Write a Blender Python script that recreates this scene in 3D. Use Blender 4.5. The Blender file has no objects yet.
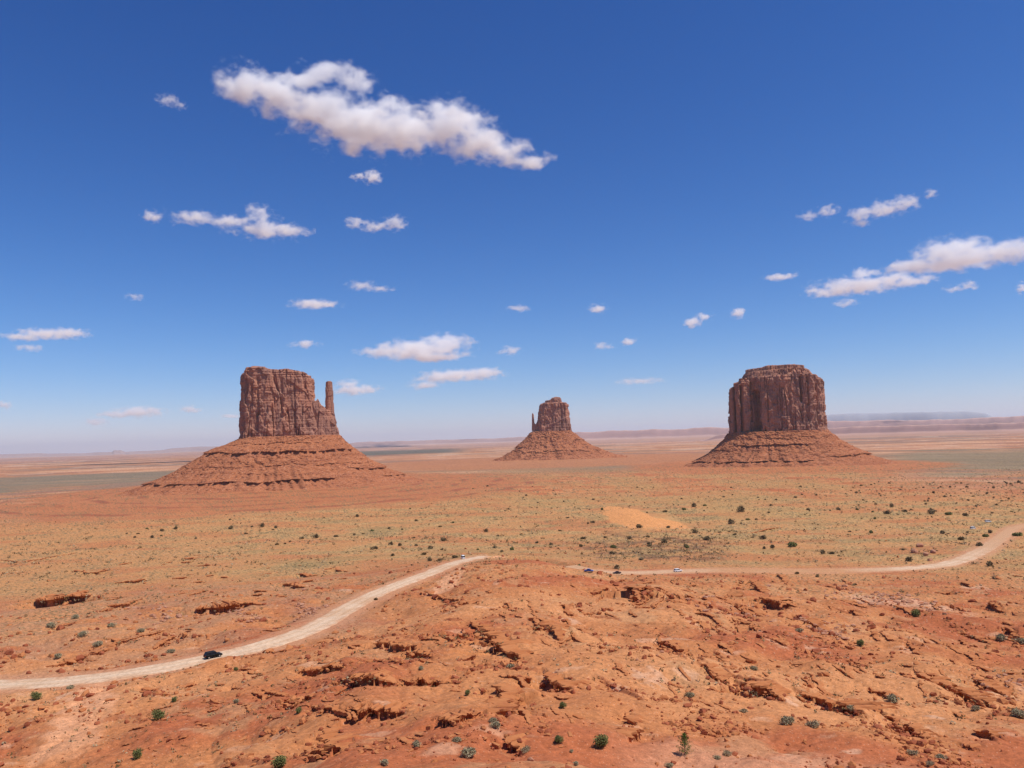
import bpy, math, random
import numpy as np
from mathutils import Vector

S = bpy.context.scene
COL = S.collection
R_ = math.radians
rng = np.random.default_rng(7)
random.seed(7)

# ------------------------------------------------------------------ camera
W, Hh, F = 1024, 768, 804.0
PITCH = math.atan((440 - 384) / F)
ROLL = R_(1.7)
cf = np.array([0, math.cos(PITCH), math.sin(PITCH)])
r0 = np.array([1.0, 0, 0]); u0 = np.array([0, -math.sin(PITCH), math.cos(PITCH)])
cr = math.cos(ROLL) * r0 - math.sin(ROLL) * u0
cu = math.sin(ROLL) * r0 + math.cos(ROLL) * u0
cam_d = bpy.data.cameras.new('camera'); cam = bpy.data.objects.new('camera', cam_d); COL.objects.link(cam)
from mathutils import Matrix
cam.matrix_world = Matrix(((cr[0], cu[0], -cf[0], 0), (cr[1], cu[1], -cf[1], 0), (cr[2], cu[2], -cf[2], 0), (0, 0, 0, 1)))
cam_d.sensor_width = 36.0; cam_d.lens = 36.0 * F / W
cam_d.clip_start = 0.5; cam_d.clip_end = 400000
S.camera = cam

# ------------------------------------------------------------------ world, sun, exposure
SUN_EL, SUN_AZ = R_(62), R_(110)      # azimuth clockwise from +Y (view direction): the sun stands to the right
w = bpy.data.worlds.new('World'); S.world = w; w.use_nodes = True
nt = w.node_tree; bg = nt.nodes['Background']
sky = nt.nodes.new('ShaderNodeTexSky'); sky.sky_type = 'NISHITA'; sky.sun_disc = False
sky.sun_elevation = SUN_EL; sky.sun_rotation = SUN_AZ
sky.altitude = 1700; sky.air_density = 1.0; sky.dust_density = 0.6; sky.ozone_density = 1.5
bg.inputs[1].default_value = 0.1
# deep high-desert blue: contrast curve per channel on the sky's own colour
sp_ = nt.nodes.new('ShaderNodeSeparateColor'); cb_ = nt.nodes.new('ShaderNodeCombineColor'); nt.links.new(sky.outputs[0], sp_.inputs[0])
for k_, (pw_, g_) in enumerate(((1.9, 1.36), (1.36, 1.04), (1.07, 1.24))):
    a_ = nt.nodes.new('ShaderNodeMath'); a_.operation = 'POWER'; m0 = nt.nodes.new('ShaderNodeMath'); m0.operation = 'MULTIPLY'; m0.inputs[1].default_value = .1
    m1 = nt.nodes.new('ShaderNodeMath'); m1.operation = 'MULTIPLY'; m1.inputs[1].default_value = 10 * g_
    nt.links.new(sp_.outputs[k_], m0.inputs[0]); nt.links.new(m0.outputs[0], a_.inputs[0]); a_.inputs[1].default_value = pw_
    nt.links.new(a_.outputs[0], m1.inputs[0]); nt.links.new(m1.outputs[0], cb_.inputs[k_])
nt.links.new(cb_.outputs[0], bg.inputs[0])
sd = bpy.data.lights.new('sun', 'SUN'); sd.energy = 4.7; sd.angle = R_(0.53); sd.color = (1.0, 0.94, 0.84)
so = bpy.data.objects.new('sun', sd); COL.objects.link(so)
sv = Vector((math.cos(SUN_EL) * math.sin(SUN_AZ), math.cos(SUN_EL) * math.cos(SUN_AZ), math.sin(SUN_EL)))
so.rotation_euler = sv.to_track_quat('Z', 'Y').to_euler(); so.location = (0, 0, 50)
S.view_settings.view_transform = 'Standard'; S.view_settings.look = 'None'
S.view_settings.exposure = 0.0; S.view_settings.gamma = 1.0
S.cycles.max_bounces = 12; S.cycles.volume_bounces = 12; S.cycles.diffuse_bounces = 3
S.cycles.volume_step_rate = 0.5; S.cycles.volume_max_steps = 256
S.cycles.use_denoising = True

# ------------------------------------------------------------------ noise
_g = np.random.default_rng(11)
_a = _g.random(256) * 2 * np.pi
G2 = np.stack([np.cos(_a), np.sin(_a)], 1).astype(np.float32)
_v = _g.normal(size=(256, 3)); G3 = (_v / np.linalg.norm(_v, axis=1)[:, None]).astype(np.float32)

def _h(ix, iy, iz, seed):
    n = (ix.astype(np.uint32) * np.uint32(374761393) + iy.astype(np.uint32) * np.uint32(668265263)
         + np.uint32((seed * 974634777 + 12345) & 0xffffffff))
    if iz is not None:
        n = n + iz.astype(np.uint32) * np.uint32(2147483647 - 56598313)
    n = (n ^ (n >> np.uint32(13))) * np.uint32(1274126177)
    n = (n ^ (n >> np.uint32(15))) * np.uint32(2246822519)
    return (n ^ (n >> np.uint32(16)))

def rnd2(ix, iy, seed=0):
    return _h(np.asarray(ix).astype(np.int64), np.asarray(iy).astype(np.int64), None, seed).astype(np.float64) / 4294967296.0

def n2(x, y, seed=0):
    x = np.asarray(x, float); y = np.asarray(y, float)
    ix = np.floor(x).astype(np.int64); iy = np.floor(y).astype(np.int64)
    fx = (x - ix).astype(np.float32); fy = (y - iy).astype(np.float32)
    ux = fx * fx * fx * (fx * (fx * 6 - 15) + 10); uy = fy * fy * fy * (fy * (fy * 6 - 15) + 10)
    def g(dx, dy):
        k = _h(ix + dx, iy + dy, None, seed) & np.uint32(255)
        return G2[k, 0] * (fx - dx) + G2[k, 1] * (fy - dy)
    a = g(0, 0); b = g(1, 0); c = g(0, 1); d = g(1, 1)
    return ((a + (b - a) * ux) * (1 - uy) + (c + (d - c) * ux) * uy) * 1.5

def n3(x, y, z, seed=0):
    ix = np.floor(x).astype(np.int64); iy = np.floor(y).astype(np.int64); iz = np.floor(z).astype(np.int64)
    fx = x - ix; fy = y - iy; fz = z - iz
    s = lambda f: f * f * f * (f * (f * 6 - 15) + 10)
    ux, uy, uz = s(fx), s(fy), s(fz)
    def g(dx, dy, dz):
        k = _h(ix + dx, iy + dy, iz + dz, seed) & np.uint32(255)
        return G3[k, 0] * (fx - dx) + G3[k, 1] * (fy - dy) + G3[k, 2] * (fz - dz)
    l = lambda a, b, t: a + (b - a) * t
    return 1.5 * l(l(l(g(0,0,0), g(1,0,0), ux), l(g(0,1,0), g(1,1,0), ux), uy),
                   l(l(g(0,0,1), g(1,0,1), ux), l(g(0,1,1), g(1,1,1), ux), uy), uz)

def fbm(x, y, octv=4, seed=0, gain=0.5):
    t = 0; a = 1.0
    for o in range(octv):
        t = t + a * n2(x * 2 ** o, y * 2 ** o, seed + o * 17); a *= gain
    return t

def ss(a, b, x):
    t = np.clip((x - a) / (b - a), 0, 1); return t * t * (3 - 2 * t)

def bump(a, b, c, d, x):
    return ss(a, b, x) * (1 - ss(c, d, x))

# ------------------------------------------------------------------ helpers
def tag(o, label=None, cat=None, group=None, kind=None):
    if label: o['label'] = label
    if cat: o['category'] = cat
    if group: o['group'] = group
    if kind: o['kind'] = kind
    return o

def empty(name, loc=(0, 0, 0), rz=0.0):
    o = bpy.data.objects.new(name, None); COL.objects.link(o); o.location = loc; o.rotation_euler = (0, 0, rz)
    o.empty_display_size = 1; return o

def mesh_np(name, verts, faces, mat=None, smooth=True, parent=None, colors=None, link=True):
    """verts (n,3), faces (m,3) or (m,4) array"""
    me = bpy.data.meshes.new(name)
    verts = np.ascontiguousarray(verts, np.float32); faces = np.ascontiguousarray(faces, np.int32)
    k = faces.shape[1]
    me.vertices.add(len(verts)); me.vertices.foreach_set('co', verts.ravel())
    me.loops.add(faces.size); me.loops.foreach_set('vertex_index', faces.ravel())
    me.polygons.add(len(faces)); me.polygons.foreach_set('loop_start', np.arange(0, faces.size, k, dtype=np.int32))
    me.update(calc_edges=True); me.validate()
    me.polygons.foreach_set('use_smooth', np.full(len(me.polygons), smooth, bool))
    if colors is not None:
        ca = me.color_attributes.new('soil', 'FLOAT_COLOR', 'POINT')
        c4 = np.ones((len(verts), 4), np.float32); c4[:, :3] = colors
        ca.data.foreach_set('color', c4.ravel())
    if mat: me.materials.append(mat)
    if not link: return me
    o = bpy.data.objects.new(name, me); COL.objects.link(o)
    if parent: o.parent = parent
    return o

def mesh_py(name, verts, faces, mat=None, smooth=False, parent=None):
    me = bpy.data.meshes.new(name); me.from_pydata([tuple(v) for v in verts], [], faces); me.update()
    me.polygons.foreach_set('use_smooth', np.full(len(me.polygons), smooth, bool))
    if mat: me.materials.append(mat)
    o = bpy.data.objects.new(name, me); COL.objects.link(o)
    if parent: o.parent = parent
    return o

def grid_faces(nr, nc, wrap=False):
    i = np.arange(nr - 1)[:, None]; j = np.arange(nc if wrap else nc - 1)[None, :]
    j2 = (j + 1) % nc
    a = i * nc + j; b = i * nc + j2; c = (i + 1) * nc + j2; d = (i + 1) * nc + j
    return np.stack([a + 0 * j, b + 0 * i, c, d], -1).reshape(-1, 4)

# ------------------------------------------------------------------ materials
def new_mat(name):
    m = bpy.data.materials.new(name); m.use_nodes = True
    b = m.node_tree.nodes['Principled BSDF']; b.inputs['Roughness'].default_value = 0.95
    b.inputs['Specular IOR Level'].default_value = 0.1
    return m, m.node_tree, b

def N(nt, t, **kw):
    n = nt.nodes.new(t)
    for k, v in kw.items():
        if k.startswith('i_'):
            n.inputs[k[2:].replace('_', ' ')].default_value = v
        else: setattr(n, k, v)
    return n

def mathn(nt, op, a, b=None, c=None, clamp=False):
    n = nt.nodes.new('ShaderNodeMath'); n.operation = op; n.use_clamp = clamp
    for k, v in enumerate((a, b, c)):
        if v is None: continue
        if isinstance(v, (int, float)): n.inputs[k].default_value = v
        else: nt.links.new(v, n.inputs[k])
    return n.outputs[0]

def mixc(nt, fac, a, b, mode='MIX'):
    n = nt.nodes.new('ShaderNodeMix'); n.data_type = 'RGBA'; n.blend_type = mode
    for k, v in ((0, fac), (6, a), (7, b)):
        if isinstance(v, (int, float)): n.inputs[k].default_value = v
        elif isinstance(v, tuple): n.inputs[k].default_value = (*v, 1)
        else: nt.links.new(v, n.inputs[k])
    return n.outputs[2]

def noise(nt, vec, scale, detail=4, rough=0.55, scl3=None):
    if scl3:
        mp = nt.nodes.new('ShaderNodeMapping'); mp.inputs['Scale'].default_value = scl3
        nt.links.new(vec, mp.inputs[0]); vec = mp.outputs[0]
    n = nt.nodes.new('ShaderNodeTexNoise'); n.inputs['Scale'].default_value = scale
    n.inputs['Detail'].default_value = detail; n.inputs['Roughness'].default_value = rough
    nt.links.new(vec, n.inputs['Vector']); return n.outputs['Fac']

def remap(nt, v, a, b, c=0.0, d=1.0):
    n = nt.nodes.new('ShaderNodeMapRange'); n.interpolation_type = 'SMOOTHSTEP'
    for k, x in zip((1, 2, 3, 4), (a, b, c, d)): n.inputs[k].default_value = x
    nt.links.new(v, n.inputs[0]); return n.outputs[0]

def soil_mat():
    m, t, b = new_mat('desert_soil')
    at = N(t, 'ShaderNodeAttribute', attribute_name='soil')
    tc = t.nodes.new('ShaderNodeNewGeometry').outputs['Position']
    f1 = noise(t, tc, 0.9, 6, 0.65); f2 = noise(t, tc, 5.0, 4, 0.7)
    k = mathn(t, 'MULTIPLY', remap(t, f1, 0.3, 0.7, 0.80, 1.18), remap(t, f2, 0.3, 0.7, 0.86, 1.12))
    kk = N(t, 'ShaderNodeVectorMath', operation='SCALE'); t.links.new(at.outputs['Color'], kk.inputs[0]); t.links.new(k, kk.inputs['Scale'])
    t.links.new(kk.outputs[0], b.inputs['Base Color'])
    bp = N(t, 'ShaderNodeBump'); bp.inputs['Strength'].default_value = 0.35; bp.inputs['Distance'].default_value = 0.2
    t.links.new(f1, bp.inputs['Height']); t.links.new(bp.outputs[0], b.inputs['Normal'])
    return m

def rock_mat(name, c1, c2, c3, sc=1.0):
    m, t, b = new_mat(name)
    p = t.nodes.new('ShaderNodeNewGeometry').outputs['Position']
    a = noise(t, p, 0.25 * sc, 5, 0.6); s = noise(t, p, 1.0 * sc, 4, 0.6, (0.3, 0.3, 2.2))
    c = mixc(t, remap(t, a, .35, .65), c1, c2); c = mixc(t, remap(t, s, .52, .72, 0, .7), c, c3)
    t.links.new(c, b.inputs['Base Color'])
    bp = N(t, 'ShaderNodeBump'); bp.inputs['Strength'].default_value = 0.7; bp.inputs['Distance'].default_value = 0.3 / sc
    t.links.new(s, bp.inputs['Height']); t.links.new(bp.outputs[0], b.inputs['Normal'])
    return m

def cliff_mat(s=1.0):
    """sandstone wall: rust with grey-brown desert varnish streaks, paler broken faces, bedding near the foot. s = metres per unit detail"""
    m, t, b = new_mat('cliff_sandstone')
    p = t.nodes.new('ShaderNodeTexCoord').outputs['Object']
    big = noise(t, p, 0.03 / s, 4, .6, (1, 1, .55))
    st = noise(t, p, 0.085 / s, 4, .6, (1, 1, .10))
    fine = noise(t, p, 0.33 / s, 4, .7, (1, 1, .45))
    pale = noise(t, p, 0.07 / s, 5, .6, (1, 1, .8))
    bed = noise(t, p, 0.16 / s, 4, .7, (.06, .06, 1))
    c = mixc(t, remap(t, big, .38, .62), (.45, .20, .125), (.37, .185, .13))
    c = mixc(t, remap(t, st, .47, .64, 0, .6), c, (.22, .115, .095))
    c = mixc(t, remap(t, pale, .60, .68, 0, .6), c, (.58, .31, .20))
    c = mixc(t, remap(t, fine, .56, .66, 0, .75), c, (.10, .04, .03))
    c = mixc(t, remap(t, bed, .56, .68, 0, .35), c, (.24, .10, .07))
    t.links.new(c, b.inputs['Base Color'])
    bp = N(t, 'ShaderNodeBump'); bp.inputs['Strength'].default_value = 1.0; bp.inputs['Distance'].default_value = 1.6 * s
    h = mathn(t, 'ADD', mathn(t, 'ADD', st, fine), mathn(t, 'MULTIPLY', bed, .5))
    t.links.new(h, bp.inputs['Height']); t.links.new(bp.outputs[0], b.inputs['Normal'])
    return m

def talus_mat(s=1.0):
    m, t, b = new_mat('talus_rubble')
    p = t.nodes.new('ShaderNodeTexCoord').outputs['Object']
    a = noise(t, p, 0.02 / s, 5, .6); f = noise(t, p, 0.35 / s, 3, .7); g = noise(t, p, 0.16 / s, 3, .7)
    bed = noise(t, p, 0.2 / s, 3, .6, (.04, .04, 1))
    c = mixc(t, remap(t, a, .35, .65), (.41, .15, .068), (.34, .12, .055))
    c = mixc(t, remap(t, bed, .5, .7, 0, .5), c, (.26, .085, .05))
    c = mixc(t, remap(t, f, .55, .66, 0, .7), c, (.58, .32, .2))
    c = mixc(t, remap(t, g, .56, .64, 0, .75), c, (.15, .06, .04))
    t.links.new(c, b.inputs['Base Color'])
    bp = N(t, 'ShaderNodeBump'); bp.inputs['Strength'].default_value = 0.9; bp.inputs['Distance'].default_value = 1.6 * s
    t.links.new(f, bp.inputs['Height']); t.links.new(bp.outputs[0], b.inputs['Normal'])
    return m

def plain_mat(name, col, rough=0.9, spec=0.1, var=0.25, sc=3.0, metal=0):
    m, t, b = new_mat(name)
    p = t.nodes.new('ShaderNodeTexCoord').outputs['Object']
    f = noise(t, p, sc, 4, .6)
    c = mixc(t, remap(t, f, .35, .65), tuple(x * (1 - var) for x in col), tuple(min(1, x * (1 + var)) for x in col))
    t.links.new(c, b.inputs['Base Color']); b.inputs['Roughness'].default_value = rough
    b.inputs['Specular IOR Level'].default_value = spec; b.inputs['Metallic'].default_value = metal
    return m

M_soil = soil_mat()
M_rock = rock_mat('red_ledge_rock', (.48, .19, .075), (.43, .155, .058), (.33, .10, .045))
M_rock_dark = rock_mat('dark_red_rock', (.36, .11, .05), (.28, .08, .038), (.2, .06, .03))
M_pale = rock_mat('pale_ledge_rock', (.46, .24, .15), (.38, .17, .10), (.3, .11, .07))
M_road = plain_mat('dirt_road', (.56, .37, .225), var=.10, sc=.05)
M_juniper = plain_mat('juniper_leaf', (.20, .145, .075), var=.35, sc=1.2)
M_green = plain_mat('fresh_green_leaf', (.16, .17, .06), var=.4, sc=3)
M_sage = plain_mat('sage_leaf', (.33, .28, .17), var=.3, sc=3)
M_dry = plain_mat('dry_brush', (.36, .27, .16), var=.25, sc=3)
M_scrub = plain_mat('grey_brown_brush', (.27, .20, .10), var=.3, sc=3)
M_olive = plain_mat('olive_brush', (.15, .10, .042), var=.35, sc=3)
M_wood = plain_mat('grey_bark', (.14, .10, .07), var=.3)

# ------------------------------------------------------------------ terrain height
TR = np.array([0, 15, 40, 80, 130, 200, 280, 350, 450, 520, 600, 700, 870, 1100, 1500, 2500], float)
TT = {
 -200: [-9,-12,-24,-41,-51,-58,-64,-69,-76,-81,-86,-91,-97,-99,-100,-100],
 0:    [-9,-12,-24,-40,-50,-57.5,-64,-69.5,-77,-81,-86,-91,-97,-99,-100,-100],
 212:  [-9,-12,-24,-38,-47,-55,-62,-68,-76,-80.5,-86,-91,-97,-99,-100,-100],
 350:  [-9,-12,-21,-32.8,-42,-51,-60,-67,-76,-80,-86,-91,-97,-99,-100,-100],
 463:  [-9,-12,-21,-32.8,-41,-48,-54.5,-60,-67.5,-75.5,-83,-90,-97,-99,-100,-100],
 512:  [-9,-12,-21,-32.8,-41,-47,-52.5,-56.5,-64,-76.5,-86,-92,-97,-99,-100,-100],
 600:  [-9,-12,-21,-32.8,-41,-49,-57,-64,-76,-83,-88,-93,-97,-99,-100,-100],
 700:  [-9,-12,-21,-33,-42,-51,-60,-68,-77.5,-82,-87,-92,-97,-99,-100,-100],
 850:  [-9,-12,-21,-33.8,-44,-55,-64,-71,-79,-83,-87,-91,-97,-99,-100,-100],
 1024: [-9,-12,-22,-34.8,-45,-56,-65,-71,-78,-82,-86,-90,-96,-99,-100,-100],
 1300: [-9,-12,-24,-37,-48,-58,-66,-72,-79,-83,-87,-91,-96,-99,-100,-100]}
PXG = np.arange(-600, 1640, 10.0)
LRG = np.linspace(math.log(4), math.log(2500), 260)
_keys = sorted(TT)
_prof = np.array([np.interp(np.exp(LRG), TR, TT[k]) for k in _keys])
TAB = np.array([np.interp(PXG, _keys, _prof[:, j]) for j in range(len(LRG))]).T
def _gs(A, sig, ax):
    k = np.arange(-int(3 * sig), int(3 * sig) + 1); g = np.exp(-k * k / (2 * sig * sig)); g /= g.sum()
    P = np.pad(A, [(len(k) // 2,) * 2 if i == ax else (0, 0) for i in range(2)], mode='edge')
    return np.apply_along_axis(lambda v: np.convolve(v, g, 'valid'), ax, P)
TAB = _gs(_gs(TAB, 2.2, 0), 3.0, 1)

def base_z(px, r):
    fx = np.clip((px - PXG[0]) / 10.0, 0, len(PXG) - 1.001)
    fy = np.clip((np.log(np.maximum(r, 1)) - LRG[0]) / (LRG[1] - LRG[0]), 0, len(LRG) - 1.001)
    i = fx.astype(int); j = fy.astype(int); a = fx - i; b = fy - j
    return (TAB[i, j] * (1 - a) + TAB[i + 1, j] * a) * (1 - b) + (TAB[i, j + 1] * (1 - a) + TAB[i + 1, j + 1] * a) * b

def pray(px, py):
    d = cf + (px - 512) / F * cr - (py - 384) / F * cu
    return d / math.hypot(d[0], d[1])
def at_dist(px, py, D):
    return pray(px, py) * D

BUTTES = {'west': (291, 437, 1945.0), 'east': (553, 432, 3600.0), 'right': (777, 432, 2460.0)}
BC = {k: at_dist(*v) for k, v in BUTTES.items()}

def strata(x, y, px, r):
    """thin tilted beds: returns saw-tooth step height (m) and mask of scarps"""
    wx = x + 14 * fbm(x / 45, y / 45, 3, 5); wy = y + 14 * fbm(x / 45, y / 45, 3, 9)
    right = ss(560, 760, px)
    g = (1 - right) * (wy * 0.16 + wx * 0.03) + right * (wy * 0.20 + wx * 0.17)
    g = g / 2.6
    f = g - np.floor(g)
    band = rnd2(np.floor(g), np.zeros_like(g), 3)
    m = ss(-0.05, 0.45, fbm(x / 38, y / 38, 2, 21) + (band - .45) * .8) * bump(70, 110, 380, 470, r)
    amp = m * (0.1 + 0.5 * band) * ss(-.25, .25, n2(x / 9, y / 9, 23))
    return amp, f

def Hraw(x, y):
    x = np.asarray(x, float); y = np.asarray(y, float)
    r = np.hypot(x, y); px = np.where(y > 0.02 * r, 512 + F * x / np.maximum(y, 0.02 * r + 1e-6), np.where(x > 0, 1600, -600))
    z = base_z(px, r)
    near = 1 - ss(380, 520, r)
    z = z + near * ss(30, 100, r) * (2.0 * fbm(x / 110, y / 110, 2, 1) + 2.2 * fbm(x / 34, y / 34, 3, 2) + .7 * np.abs(fbm(x / 15, y / 15, 3, 7)))
    rg = 1 - np.abs(fbm(x / 42 + .3 * y / 42, y / 75, 3, 31)) * 2.2
    z = z - near * ss(60, 120, r) * np.clip(rg, 0, 1) ** 3 * .6
    amp, f = strata(x, y, px, r)
    z = z + amp * (ss(0, .09, f) - f) * 1.0
    z = z + near * ss(15, 60, r) * (0.22 * fbm(x / 7, y / 7, 3, 4, .6) + .10 * fbm(x / 1.6, y / 1.6, 2, 6, .6))
    mid = ss(380, 520, r)
    z = z + mid * (1 - ss(1500, 2600, r)) * (1.0 * fbm(x / 140, y / 140, 3, 41) + .35 * fbm(x / 16, y / 16, 3, 42) + .1 * fbm(x / 3, y / 3, 2, 43))
    z = z + ss(1500, 3000, r) * (5 * fbm(x / 1500, y / 1500, 3, 51) * ss(2000, 9000, r) + .8 * fbm(x / 150, y / 150, 2, 52))
    # red aprons under the buttes, thinly bedded
    for k, (hh, R1) in {'west': (11, 560), 'east': (14, 750), 'right': (10, 430)}.items():
        c = BC[k]; d = np.hypot(x - c[0], (y - c[1]) * .85)
        b = hh * np.exp(-(d / R1) ** 2)
        if k == 'west':
            g = b / 1.3 + .25 * fbm(x / 160, y / 160, 2, 61); fr = g - np.floor(g)
            b = b + (ss(0, .2, fr) - fr) * 1.3 * ss(1.5, 3., b)
        z = z + b
    # orange dune
    c = DUNE; q = ((x - c[0] + 8) / 30) ** 2 + ((y - c[1] - 10) / 110) ** 2
    z = z + 5.0 * np.exp(-q)
    return z

_d = pray(640, 517); DUNE = _d[:2] * 960.0

# fields raised along the roads (splatted 1 m grid)
GX0, GY0, GNX, GNY = -420, 80, 1300, 1000
gd = np.full((GNX, GNY), 1e3, np.float32); gz = np.zeros((GNX, GNY), np.float32)

def hit(px, py, fn=Hraw, rmin=30):
    d = pray(px, py); rr = np.geomspace(rmin, 30000, 5000)
    z = fn(d[0] * rr, d[1] * rr); k = np.argmax(d[2] * rr < z)
    if not (d[2] * rr < z).any(): k = len(rr) - 1
    lo, hi = rr[max(k - 1, 0)], rr[k]
    rr = np.linspace(lo, hi, 30); z = fn(d[0] * rr, d[1] * rr)
    q = d[2] * rr < z; k = np.argmax(q) if q.any() else 29
    return np.array([d[0] * rr[k], d[1] * rr[k], z[k]])

def smooth_line(P, step, sig):
    P = np.array(P, float); s = np.r_[0, np.cumsum(np.hypot(*np.diff(P[:, :2], axis=0).T))]
    t = np.arange(0, s[-1], step); Q = np.stack([np.interp(t, s, P[:, i]) for i in range(3)], 1)
    k = np.arange(-int(3 * sig), int(3 * sig) + 1); g = np.exp(-k * k / (2 * sig * sig)); g /= g.sum()
    n = len(k) // 2
    for i in range(3):
        v = Q[:, i]; a = 2 * v[0] - v[1:n + 1][::-1]; b = 2 * v[-1] - v[-n - 1:-1][::-1]
        Q[:, i] = np.convolve(np.r_[a, v, b], g, 'valid')
    return Q

def Hsm(x, y):  # smooth ground for locating roads
    r = np.hypot(x, y); px = 512 + F * x / np.maximum(y, 1)
    return base_z(px, r)

ROADS = [
 ([(-60,687),(0,685),(40,684),(100,679),(150,670),(200,661),(240,652),(280,641),(315,628),(335,616),(355,604),(375,594),(400,584),(430,573),(455,563),(472,558.5),(485,557)], 11.5),
 ([(568,566),(585,570),(600,572),(640,573),(680,571),(720,570),(760,571),(800,571),(850,570.5),(900,569),(940,566),(965,559),(985,549),(1003,536),(1015,527),(1060,520)], 13.5),
]
road_lines = []
for pts, wd in ROADS:
    P = [hit(px, py, Hsm, 60) for px, py in pts]
    Q = smooth_line(P, 2.0, 7)
    z = Hsm(Q[:, 0], Q[:, 1]); k = np.ones(25) / 25
    zz = np.convolve(np.pad(z, 12, mode='edge'), k, 'valid'); Q[:, 2] = zz
    road_lines.append((Q, wd))
# the two roads join behind the crest
A = road_lines[0][0][-1]; B = road_lines[1][0][0]
mid = (A + B) / 2 + np.array([0, 55, -6.0])
J = smooth_line([road_lines[0][0][-12], A, mid, B, road_lines[1][0][12]], 2.0, 6)
J[:, 2] = np.minimum(J[:, 2], Hsm(J[:, 0], J[:, 1]) + 1) - 6 * np.sin(np.linspace(0, np.pi, len(J)))
def splat(Q, wd, R=26):
    for x, y, z in Q:
        i0 = int(x - GX0); j0 = int(y - GY0)
        a, b, c, d = max(i0 - R, 0), min(i0 + R, GNX), max(j0 - R, 0), min(j0 + R, GNY)
        if a >= b or c >= d: continue
        X = np.arange(a, b)[:, None] + GX0; Y = np.arange(c, d)[None, :] + GY0
        D = np.hypot(X - x, Y - y) - wd / 2
        sub = gd[a:b, c:d]; mm = D < sub
        gz[a:b, c:d][mm] = z; sub[mm] = np.broadcast_to(D, sub.shape)[mm]
splat(road_lines[0][0], 11.5); splat(road_lines[1][0], 13.5); splat(J, 11)

def road_field(x, y):
    fx = np.clip(x - GX0, 0, GNX - 1.01); fy = np.clip(y - GY0, 0, GNY - 1.01)
    i = fx.astype(int); j = fy.astype(int); a = fx - i; b = fy - j
    def L(G): return (G[i, j] * (1 - a) + G[i + 1, j] * a) * (1 - b) + (G[i, j + 1] * (1 - a) + G[i + 1, j + 1] * a) * b
    inside = (x > GX0) & (x < GX0 + GNX - 1) & (y > GY0) & (y < GY0 + GNY - 1)
    D = np.where(inside, L(gd), 1e3)
    return D, gz[i, j] * 1.0 + (L(gz) - gz[i, j]) * (L(gd) < 20)

def H(x, y):
    x = np.asarray(x, float); y = np.asarray(y, float)
    z = Hraw(x, y); D, zr = road_field(x, y)
    wgt = 1 - ss(1.5, 14, D)
    return z * (1 - wgt) + (zr - 0.05) * wgt

# ------------------------------------------------------------------ terrain colour (soil types, plus a painted cloud shadow far out)
def lerp3(c, col, m):
    return c + (np.array(col)[None, :] - c) * m[:, None]

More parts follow.
